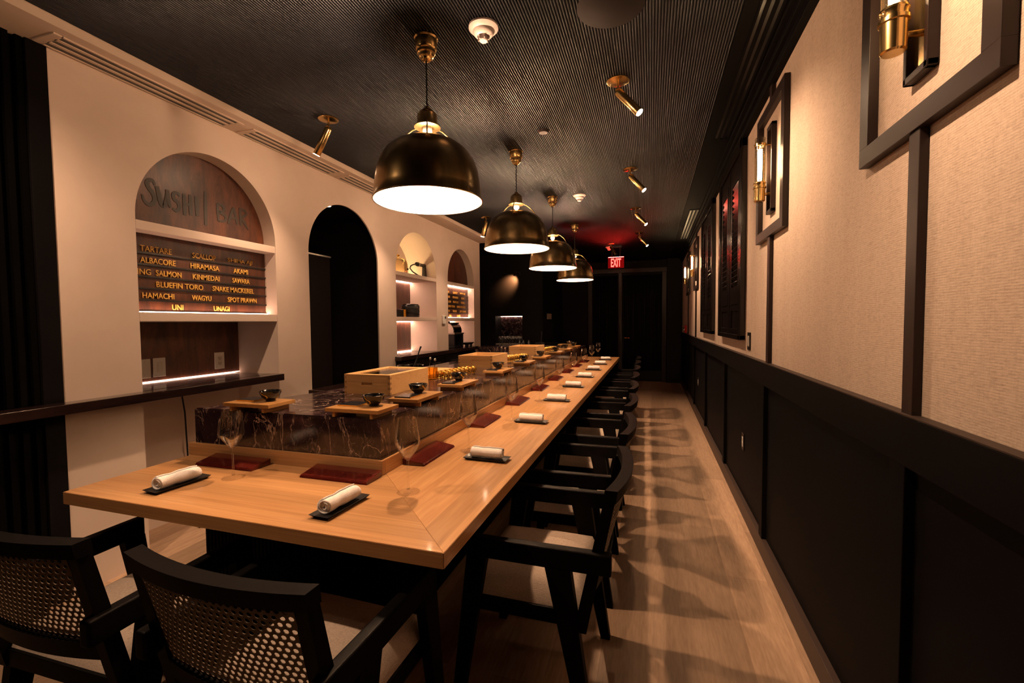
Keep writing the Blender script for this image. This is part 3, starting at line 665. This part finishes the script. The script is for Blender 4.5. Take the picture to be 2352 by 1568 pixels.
# picture lamp on the dark wall
t = thing('bracket_lamp','small dark bracket lamp throwing a warm patch on the far dark wall','bracket lamp',(-2.40,YN,2.215))
MB().box((-.02,-.012,-.02),(.02,0,.02),.003).tube([(0,-.01,0),(.04,-.10,.02),(-.02,-.20,.03)],.006,8).build('arm','frame',t)
MB().tube([(-.02,-.20,.03),(-.06,-.155,-.03)],.022,16).build('lamp_head','frame',t)
ld = D.lights.new('lamp_beam','SPOT'); ld.energy = 130; ld.color = (1,.42,.15); ld.spot_size = R0(85); ld.spot_blend = .9; ld.shadow_soft_size = .02
lo = D.objects.new('lamp_beam',ld); COL.objects.link(lo); lo.parent = t; lo.location = (-.068,-.147,-.042); lo.rotation_euler = Vector((-.45,.75,-.45)).to_track_quat('-Z','Y').to_euler()
# glass jars in the marble niche
def dome_jar():
    t = thing('glass_dome','','glass dome')
    MB().lathe([(.040,0),(.042,.002),(.042,.075),(.038,.095),(.024,.108),(.010,.112),(.009,.111),(.023,.106),(.036,.093),(.040,.075),(.040,.004)],20,cap=False).build('dome','wine',t)
    MB().lathe([(0,.110),(.016,.112),(.022,.124),(.016,.136),(0,.140)],14).build('knob','offw',t)
    MB().lathe([(0,0),(.045,0),(.045,.004),(0,.004)],20).build('base','chrome',t); return t
R = Repeat(dome_jar())
tag(MB().box((-2.90,YN+.0,.875),(-2.355,YN+.34,.893)).build('niche_ledge','offw'),'pale ledge at the foot of the marble niche holding glass domes','ledge')
k = 0
for row,(yy,zz) in enumerate(((.06,.893),(.16,.893),(.26,.893))):
    for xx in (-2.84,-2.73,-2.62,-2.51,-2.40):
        R.put((xx+.02*(row%2)+random.uniform(-.008,.008),YN+yy,zz),0,'small clear glass dome with a pale knob in the marble niche','glass domes in the marble niche')
# books / paper on dark far shelves
tag(MB().box((-1.947,8.50,1.36),(-1.93,8.86,1.47),.003).build('paper_sign','paper'),'dull pale paper notice on the dark far wall right of the marble niche','notice')
tag(MB().box((-2.0,7.9,.60),(-1.55,8.15,.93),.006).build('far_cabinet','black'),'low black cabinet against the far dark wall beside the marble niche','cabinet')

# ------------------------------------------------------------------ things in the niches
def cloche(x,y,z):
    t = thing('glass_cloche','amber tinted glass dome with a gold knob on the upper shelf of the arched niche','cloche',(x,y,z))
    MB().lathe([(.105,.012),(.106,.12),(.098,.155),(.075,.182),(.04,.196),(.008,.200),(.008,.197),(.04,.193),(.073,.180),(.096,.154),(.1035,.12),(.1025,.012)],40,cap=False).build('dome',glass('smoked_glass',(.97,.91,.80),.6),t)
    MB().lathe([(0,.199),(.008,.200),(.008,.208),(.018,.214),(.020,.222),(.014,.230),(0,.232)],18).build('knob','gold',t)
    MB().lathe([(0,0),(.125,0),(.128,.006),(.122,.012),(0,.012)],40).build('base','lacquer',t)
    MB().cyl((.103,.02,.06),(.118,.024,.06),.012,14).build('smoke_port','blackpl',t)
cloche(-2.83,4.62,1.873)
t = thing('smoking_gun','black handheld smoking gun with a curved hose on the upper niche shelf','smoking gun',(-2.80,5.19,1.873))
MB().hexa([(-.02,-.032,0),(.02,-.032,0),(.02,.032,0),(-.02,.032,0),(-.018,-.022,.15),(.018,-.022,.15),(.018,.03,.15),(-.018,.03,.15)]).build('handle','blackpl',t)
MB().box((-.035,-.055,0),(.035,.05,.012),.004).build('foot','blackpl',t)
MB().lathe([(0,-.21),(.020,-.21),(.026,-.20),(.026,-.14),(.021,-.135),(.021,-.03),(.025,-.02),(.025,.055),(.018,.062),(0,.062)],20,axis='Y',c=(0,0,.165)).build('barrel','lacquer',t)
MB().lathe([(.022,-.175),(.030,-.175),(.030,-.160),(.022,-.160)],18,axis='Y',c=(0,0,.165),cap=False).build('burner_ring','chrome',t)
MB().tube([(0,-.205,.155),(.0,-.28,.15),(.0,-.34,.125),(.0,-.36,.095),(.0,-.30,.06),(.02,-.20,.025),(.03,-.09,.012),(.03,-.03,.010)],.008,10).build('hose','blackpl',t)
t = thing('ribbed_jar','round black ribbed jar on the middle shelf of the arched niche','jar',(-2.80,4.83,1.374))
MB().lathe([(0,0),(.100,0),(.106,.01),(.106,.045),(.102,.049),(.106,.053),(.106,.095),(.102,.099),(.106,.103),(.106,.135),(.100,.145),(0,.145)],36).build('jar_body','blackpl',t)
MB().lathe([(0,.145),(.095,.145),(.096,.155),(.090,.158),(0,.158)],36).build('lid','lacquer',t)
t = thing('amber_box','small amber and black box beside the ribbed jar','box',(-2.86,4.62,1.374))
MB().box((-.06,-.09,0),(.06,.05,.09),.003).build('black_body','blackpl',t); MB().box((-.06,.05,0),(.06,.105,.092),.003).build('amber_end',mat('amber_plastic',(.55,.25,.03),.3),t)
# counter machine and tray
t = thing('counter_machine','black countertop machine with a chrome dome front under the farther menu board','machine',(-2.82,6.0,.942))
MB().box((-.15,-.16,0),(.13,.16,.03),.006).build('base','blackpl',t)
MB().box((-.15,-.16,.03),(.05,.16,.20),.006).box((-.15,-.16,.03),(.13,-.12,.20),.004).box((-.15,.12,.03),(.13,.16,.20),.004).build('housing','blackpl',t)
MB().box((-.05,-.12,.04),(.052,.12,.19)).build('dark_window','lacquer',t)
MB().box((-.16,-.17,.195),(.14,.17,.215),.004).build('divider','steel',t)
MB().lathe([(0,-.14),(.11,-.14),(.118,-.13),(.118,.13),(.11,.14),(0,.14)],28,axis='Y',c=(.0,0,.245)).build('chrome_dome','chrome',t)
MB().box((-.12,-.12,.345),(.09,.10,.365),.006).cyl((-.02,-.05,.36),(-.02,-.05,.385),.03).build('top_tray','blackpl',t)
t = thing('footed_tray','low black footed tray on the back counter beside the machine','tray',(-2.70,6.315,.942))
MB().hexa([(-.06,-.09,.03),(.05,-.09,.03),(.05,.09,.03),(-.06,.09,.03),(-.08,-.13,.062),(.07,-.13,.062),(.07,.13,.062),(-.08,.13,.062)]).build('tray_body','blackpl',t)
for sx,sy in ((-.05,-.07),(.04,-.07),(-.05,.07),(.04,.07)): MB().box((sx-.01,sy-.012,0),(sx+.01,sy+.012,.031)).build('foot','blackpl',t)

# ------------------------------------------------------------------ chairs
def chair():
    t = thing('cane_armchair','','armchair'); HW = .262                # faces local +Y, rear of the top rail at y = 0
    def cx(u, bulge=.045): return -bulge*(1-(u/.25)**2)                # plan curve of the back
    N = 16
    def bow(z0,z1,y0a,y1a,y0b,y1b,name,wid=.252,bulge=.034):
        rows = [[],[],[],[],[]]
        for k in range(N+1):
            u = -wid+2*wid*k/N; d = cx(u,bulge)+bulge
            d = -bulge*(1-(u/wid)**2)
            for r,(yy,zz) in enumerate(((y0a,z0),(y1a,z0),(y1b,z1),(y0b,z1),(y0a,z0))): rows[r].append((u,yy+d,zz))
        b = MB(); b.grid(rows)
        for k in (0,N): b.bm.faces.new([b.bm.verts.new(rows[r][k]) for r in range(4)])
        bmesh.ops.remove_doubles(b.bm, verts=b.bm.verts, dist=1e-5); return b.build(name,'black',t,ang=40)
    bow(.762,.800,.010,.046,.004,.042,'top_rail')
    bow(.470,.520,.075,.105,.066,.096,'lower_back_rail',.225,.026)
    for s in (-1,1):
        x0, x1 = (s*.247, s*.212)
        if x0 > x1: x0,x1 = x1,x0
        MB().hexa([(x0,.098,.345),(x1,.098,.345),(x1,.138,.345),(x0,.138,.345),(x0,.012,.768),(x1,.012,.768),(x1,.045,.768),(x0,.045,.768)]).build('back_post','black',t)
        a0, a1 = (s*HW, s*(HW-.034))
        if a0 > a1: a0,a1 = a1,a0
        MB().box((a0,.022,.540),(a1,.488,.606),.007,3).build('armrest','black',t)
        l0, l1 = (s*(HW-.002), s*(HW-.034))
        if l0 > l1: l0,l1 = l1,l0
        MB().hexa([(l0,.070,0),(l1,.070,0),(l1,.106,0),(l0,.106,0),(l0,.145,.545),(l1,.145,.545),(l1,.225,.545),(l0,.225,.545)]).build('rear_leg','black',t)
        MB().hexa([(l0,.515,0),(l1,.515,0),(l1,.550,0),(l0,.550,0),(l0,.418,.545),(l1,.418,.545),(l1,.486,.545),(l0,.486,.545)]).build('front_leg','black',t)
    fr = MB().box((-.226,.10,.345),(.226,.135,.395),.003).box((-.226,.475,.345),(.226,.51,.395),.003).box((-.228,.10,.345),(-.196,.51,.395),.003).box((.196,.10,.345),(.228,.51,.395),.003); fr.build('seat_frame','black',t)
    # upholstered seat, domed
    rows = []; n = 14
    for i in range(n+1):
        v = -1+2*i/n; row = []
        for j in range(n+1):
            u = -1+2*j/n; e = max(abs(u),abs(v)); z = .395+.062*(1-e**5)**.5+.014*(1-u*u)*(1-v*v)
            k = 1-.02*e**6; row.append((u*.224*k, .312+v*.208*k, z))
        rows.append(row)
    b = MB(); b.grid(rows); b.build('seat_cushion','linen',t,ang=80)
    # woven cane back: a curved sheet with real hexagonal holes in staggered rows
    b = MB(); cols, rws = 24, 16; W = .215; zb, zt = .512, .760
    def P(u,z):
        k = (z-.512)/.248; yy = .082+(.022-.082)*k; bl = .026+.008*k
        return Vector((u, yy-bl*(1-(u/.25)**2), z))
    cw = 2*W/cols; ch = (zt-zb)/rws
    for r in range(rws):
        z0 = zb+r*ch; off = .5*cw if r % 2 else 0
        xs = [-W+off+c*cw for c in range(cols+(0 if r%2 else 1))]
        segs = list(zip(xs,xs[1:]))
        if r % 2: 
            b.quad(P(-W,z0),P(-W+off,z0),P(-W+off,z0+ch),P(-W,z0+ch)); b.quad(P(W-off,z0),P(W,z0),P(W,z0+ch),P(W-off,z0+ch))
        for x0,x1 in segs:
            cxx, czz = (x0+x1)/2, z0+ch/2; hw, hh = cw*.34, ch*.37
            o = [(x0,z0),(cxx,z0),(x1,z0),(x1,czz),(x1,z0+ch),(cxx,z0+ch),(x0,z0+ch),(x0,czz)]
            q = .72
            h8 = [(cxx-hw*q,czz-hh*q),(cxx,czz-hh),(cxx+hw*q,czz-hh*q),(cxx+hw,czz),(cxx+hw*q,czz+hh*q),(cxx,czz+hh),(cxx-hw*q,czz+hh*q),(cxx-hw,czz)]
            vo = [b.bm.verts.new(P(*p)) for p in o]; vi = [b.bm.verts.new(P(*p)) for p in h8]
            for k in range(8): b.bm.faces.new((vo[k],vo[(k+1)%8],vi[(k+1)%8],vi[k]))
    bmesh.ops.remove_doubles(b.bm, verts=b.bm.verts, dist=1e-5)
    o = b.build('cane_back','cane',t,smooth=False); o.modifiers.new('thickness','SOLIDIFY').thickness = .0014
    return t
R = Repeat(chair()); G = 'black cane backed armchairs at the counter'
R.put((-.862,.655,0),R0(-1.5),'black cane backed armchair at the front of the counter, centre foreground',G)
R.put((-1.516,.642,0),R0(1.5),'black cane backed armchair at the front of the counter, left foreground',G)
for k in range(8):
    R.put((-.088-(0,.008,.022,.036,.047,.054,.065,.075)[k],1.578+.695*k,0),PI/2+R0(random.uniform(-1,1)),'black cane backed armchair, %s in the row along the aisle'%('nearest' if k==0 else ORD[k]+' from the camera' if k<7 else 'farthest'),G)

# ------------------------------------------------------------------ place settings
def board():
    t = thing('serving_board','','serving board')                     # long side along local X
    MB().box((-.120,-.072,.020),(.120,.072,.035),.002).build('board_top','bamboo',t)
    for s in (-1,1): MB().box((s*.085-.006,-.066,0),(s*.085+.006,.066,.021)).build('foot','bamboo',t)
    return t
def bowl():
    t = thing('kintsugi_bowl','','bowl')
    K = .74; prof = [(0,.004),(.020,.004),(.022,0),(.025,0),(.026,.008),(.036,.014),(.048,.028),(.055,.044),(.059,.058),(.0575,.0592),(.055,.057),(.051,.044),(.044,.030),(.032,.018),(.015,.012),(0,.011)]
    prof = [(a*K,c*K) for a,c in prof]; MB().lathe(prof,40).build('bowl_body','lacquer',t)
    for a0,ks in ((-1.9,7),(.6,7)):
        b = MB(); L = []; Q = []
        for k in range(ks):
            f = k/(ks-1); r0 = .028+.031*f**.8; z = .009+.049*f; aa = a0+.35*math.sin(f*5)+.25*f
            for lst,da in ((L,-.075),(Q,.075)): lst.append((K*(r0+.0012+.006*math.sin(PI*f)*.9)*math.cos(aa+da),K*(r0+.0012+.006*math.sin(PI*f)*.9)*math.sin(aa+da),K*z))
        b.grid([L,Q]); o = b.build('gold_seam','gold',t); o.modifiers.new('thickness','SOLIDIFY').thickness = .002
    return t
def slate():
    t = thing('small_plate','','plate')
    MB().box((-.046,-.040,0),(.046,.040,.006),.001).build('plate_slab','slate',t)
    MB().box((-.047,-.041,.001),(.047,-.0395,.005)).box((.0455,-.041,.001),(.047,.041,.005)).build('gold_edge','gold',t); return t
def tray():
    t = tag(MB().hexa([(-.082,-.026,0),(.082,-.026,0),(.082,.026,0),(-.082,.026,0),(-.094,-.036,.011),(.094,-.036,.011),(.094,.036,.011),(-.094,.036,.011)]).build('towel_tray','tray'),'','tray')
    me = t.data; bm = bmesh.new(); bm.from_mesh(me)
    f = max(bm.faces, key=lambda f: f.calc_center_median().z); r = bmesh.ops.inset_region(bm, faces=[f], thickness=.005)
    for v in f.verts: v.co.z -= .006; v.co.x *= .93; v.co.y *= .86
    bm.to_mesh(me); bm.free(); return t
def towel():
    # a spiral roll of towelling along local X
    b = MB(); turns = 3.2; n = 90; rows = []; NX = 22
    for i in range(NX+1):
        u = -.068+.136*i/NX; row = []
        wob = 1+.05*math.sin(u*70)+.035*math.sin(u*140+1)
        for k in range(n+1):
            f = k/n; a = f*turns*2*PI; r = (.005+.0185*f)*wob; yy = r*math.cos(a); zz = r*math.sin(a)
            edge = .004*math.sin(a*1.3)*f
            row.append((u+edge*(1 if i in (0,NX) else 0), yy, zz*.92+.0215))
        rows.append(row)
    b.grid(rows); o = b.build('rolled_towel','towel',ang=60); m = o.modifiers.new('thickness','SOLIDIFY'); m.thickness = .0045; m.offset = 0
    return tag(o,'','towel')
def tablet():
    o = MB().hexa([(-.146,-.048,0),(.146,-.048,0),(.146,.048,0),(-.146,.048,0),(-.143,-.044,.010),(.143,-.044,.010),(.146,.048,.024),(-.146,.048,.024)])
    bmesh.ops.bevel(o.bm, geom=[e for e in o.bm.edges], offset=.002, segments=2, affect='EDGES'); o.wn = True
    return tag(o.build('lacquered_tablet','rosewood',ang=40),'','tablet')
def wine():
    t = thing('wine_glass','','wine glass')
    bo = [(.004,.108),(.009,.113),(.021,.128),(.033,.146),(.0402,.160),(.0412,.168),(.0395,.190),(.0350,.220),(.0300,.250)]
    bi = [(.0293,.250),(.0342,.220),(.0386,.190),(.0403,.168),(.0393,.1605),(.032,.1466),(.020,.129),(.008,.116),(0,.114)]
    MB().lathe([(0,.106)]+bo+bi,40,cap=False).build('wine_bowl','wine',t)
    MB().lathe([(.0048,.108),(.0034,.095),(.003,.06),(.0034,.02),(.006,.010)],14).build('stem','wine',t)
    MB().lathe([(0,0),(.0385,0),(.039,.0012),(.030,.003),(.014,.006),(.006,.011),(0,.012)],40).build('foot','foot_glass',t)
    return t
RB,RW,RS,RT,RO,RL,RG = Repeat(board()),Repeat(bowl()),Repeat(slate()),Repeat(tray()),Repeat(towel()),Repeat(tablet()),Repeat(wine())
ZM = .94
def setting(where, bpos, rz, tpos, trz, lpos, lrz, gpos):
    bx,by = bpos; cr, sr = math.cos(rz), math.sin(rz)
    def at(dx,dy): return (bx+dx*cr-dy*sr, by+dx*sr+dy*cr)
    RB.put((bx,by,ZM),rz,'wooden serving board on two feet on the marble, %s'%where,'wooden serving boards on the marble')
    RW.put((*at(.042,.016),ZM+.035),rz+random.uniform(-.5,.5),'black bowl with gold seams on its board, %s'%where,'black bowls with gold seams')
    RS.put((*at(-.052,.016),ZM+.035),rz,'small dark plate with a gold edge on its board, %s'%where,'small dark plates')
    RT.put((*tpos,T),trz,'narrow black towel tray on the oak, %s'%where,'black towel trays'); RO.put((*tpos,T+.0075),trz,'rolled white towel on a black tray, %s'%where,'rolled white towels')
    RL.put((*lpos,T),lrz,'dark red lacquered tablet lying against the ledge, %s'%where,'dark red tablets along the ledge')
    RG.put((*gpos,T+.0008),random.uniform(0,6),'clear stemmed wine glass on the oak, %s'%where,'wine glasses along the counter')
setting('left front setting', (-1.595,1.485),0, (-1.597,1.133),R0(86), (-1.615,1.364),0, (-1.474,1.246))
setting('front setting by the counter corner', (-1.093,1.50),0, (-.912,1.133),R0(87), (-1.095,1.364),0, (-.776,1.302))
BY = (1.80,2.26,2.94,3.61,4.21,4.92,5.53,6.12); GY = (1.806,2.443,3.113,3.86,4.60,5.33,6.06,6.80)
for k in range(8):
    ty = 1.71+.715*k
    setting('%s aisle setting from the camera'%ORD[k] if k<7 else 'farthest aisle setting', (-1.02,BY[k]),PI/2 if False else R0(0) if False else PI/2, (-.647,ty-.005*k),R0(-2), (-.902,1.70+.665*k),PI/2, (-.770,GY[k]))
RB.put((-1.20,6.55,ZM),0,'wooden serving board at the far end of the marble, turned across it','wooden serving boards on the marble'); RW.put((-1.16,6.56,ZM+.035),.4,'black bowl with gold seams on the crosswise board at the far end','black bowls with gold seams')

# ------------------------------------------------------------------ wooden neta boxes, cups, boards
def neta(x0,y0,L,Wd,H,label,lid):
    t = thing('wooden_box',label,'wooden box',(x0,y0,ZM),0,'pale wooden boxes on the marble'); e = .014
    # front side with a recessed handle slot
    zc = H*.58; sl = .032; sh = .007
    MB().box((0,0,0),(Wd,e,zc-sh),.001).box((0,0,zc+sh),(Wd,e,H),.001).box((0,0,zc-sh),(Wd/2-sl,e,zc+sh)).box((Wd/2+sl,0,zc-sh),(Wd,e,zc+sh)).box((Wd/2-sl,e*.6,zc-sh),(Wd/2+sl,e,zc+sh)).build('front_side','pine',t)
    MB().box((0,L-e,0),(Wd,L,H),.001).build('back_side','pine',t)
    for xx in (0,Wd-e): MB().box((xx,e,0),(xx+e,L-e,H),.001).build('long_side','pine',t)
    MB().box((e,e,.012),(Wd-e,L-e,.02)).build('bottom_board','pine',t)
    b = MB()
    for k in range(0,7,2):
        z = H*k/7
        for xx in (-.0006,Wd-e*1.0): b.box((xx,-.0006,z+.001),(xx+e+.0006,e*.9,z+H/7-.001))
    b.build('finger_joints',mat('box_end_grain',(.36,.20,.08),.6),t)
    if lid:
        f = MB().box((0,0,H),(Wd,.03,H+.010),.001).box((0,L-.03,H),(Wd,L,H+.010),.001).box((0,.03,H),(.03,L-.03,H+.010),.001).box((Wd-.03,.03,H),(Wd,L-.03,H+.010),.001).build('lid_frame','pine',t)
        MB().box((.03,.03,H+.003),(Wd-.03,L-.03,H+.006)).build('glass_pane','pane',f)
    else: MB().box((.02,L*.25,.02),(Wd-.02,L*.8,H*.62),.004).build('inner_tray','walnut',t)
neta(-1.520,1.94,.40,.272,.092,'pale wooden box with a glass lid, nearest on the marble',True)
neta(-1.515,3.36,.40,.295,.094,'pale open wooden box, second on the marble',False)
neta(-1.550,4.83,.42,.315,.090,'pale open wooden box, farthest on the marble',False)
def cup():
    o = MB().lathe([(0,0),(.012,0),(.0135,.003),(.0115,.007),(.019,.016),(.0235,.028),(.0225,.040),(.0195,.047),(.0188,.0465),(.0215,.039),(.0222,.028),(.018,.018),(.008,.012),(0,.011)],20).build('gold_cup','gold'); return tag(o,'','cup')
RC = Repeat(cup())
for (x,y,l,n) in ((-1.325,2.63,'small shiny gold cup in the double row behind the nearest wooden box',8),(-1.30,3.90,'small shiny gold cup in the double row behind the second wooden box',9),(-1.285,5.29,'small shiny gold cup in the double row behind the farthest wooden box',8)):
    for k in range(n):
        for r in range(2): RC.put((x+.05*r+.012*k*.6+random.uniform(-.002,.002),y+.0495*k,ZM),0,l,l.replace('small shiny gold cup','gold cups'))
for y,l in ((2.60,'nearest'),(4.02,'second')):
    tag(MB().box((-1.64,y,ZM),(-1.39,y+.47,ZM+.022),.003).build('cutting_board','pine'),'flat pale cutting board on the marble beside the gold cups, %s'%l,'cutting board')
def amber_glass():
    t = thing('amber_glass','','glass')
    pr = MB(); n = 36
    prof = [(.033,0),(.037,.004),(.0385,.078),(.0375,.079),(.0355,.01),(0,.008)]
    pr.lathe([(0,0)]+prof,n,cap=False)
    for v in pr.bm.verts:
        a = math.atan2(v.co.y,v.co.x); k = 1+.035*math.cos(a*18); v.co.x *= k; v.co.y *= k
    pr.build('ribbed_tumbler','amber',t); return t
RA = Repeat(amber_glass())
for y,l in ((2.555,'nearest'),(3.835,'second'),):
    RA.put((-1.340 if y<3 else -1.29,y,ZM),0,'ribbed amber tumbler holding tongs behind the %s wooden box'%('nearest' if y<3 else 'second'))
    tg = thing('tongs','steel tongs standing in the amber tumbler behind the %s wooden box'%('nearest' if y<3 else 'second'),'tongs',((-1.340 if y<3 else -1.29),y,ZM+.012))
    MB().tube([(-.012,0,0),(-.016,.004,.06),(-.012,.01,.118)],.0028,8).build('arm','chrome',tg); MB().tube([(.012,0,0),(.018,.004,.06),(.022,.01,.112)],.0028,8).build('arm','chrome',tg)
    MB().lathe([(0,.0),(.007,.003),(.009,.010),(.006,.016),(0,.018)],12,c=(.022,.01,.108)).lathe([(0,.0),(.007,.003),(.009,.010),(.006,.016),(0,.018)],12,c=(-.012,.01,.114)).build('tips','chrome',tg)
def pan(x,y,z,ang,label,s=1.0):
    t = thing('black_pan',label,'pan',(x,y,z),ang)
    MB().lathe([(0,0),(.085*s,0),(.10*s,.012),(.108*s,.07*s),(.112*s,.072*s),(.104*s,.066*s),(.096*s,.014),(.08*s,.006),(0,.006)],36).build('pan_body','lacquer',t)
    l = thing('ladle','dark ladle leaning in the %s'%label.split(',')[0],'ladle',(x,y,z+.010),ang)
    MB().tube([(0,0,.005),(.03,.05,.06),(.06,.12,.16),(.075,.15,.21)],[.010,.006,.0055,.008],10).build('handle','black',l)
    MB().lathe([(0,0),(.02,.004),(.03,.014),(.028,.016),(.018,.008),(0,.005)],18).build('scoop','black',l)
pan(-1.95,3.34,.875,.4,'black pan on the prep counter beside the doorway, with a ladle')
pan(-1.83,5.30,.875,.5,'black pan on the prep counter between the farther boxes, with a spoon',.8)
pan(-1.62,6.60,.94,.5,'small black pan at the far end of the marble, with a stick',.7)
for k,(x,y) in enumerate(((-1.80,6.62),(-1.88,6.60),(-1.95,6.64))):
    tag(MB().lathe([(0,0),(.018,0),(.022,.05),(.012,.07),(.012,.09),(0,.092)],16,c=(x,y,.94)).build('sauce_bottle','lacquer'),'small dark sauce bottle at the far back corner of the marble','bottle','sauce bottles at the far end')
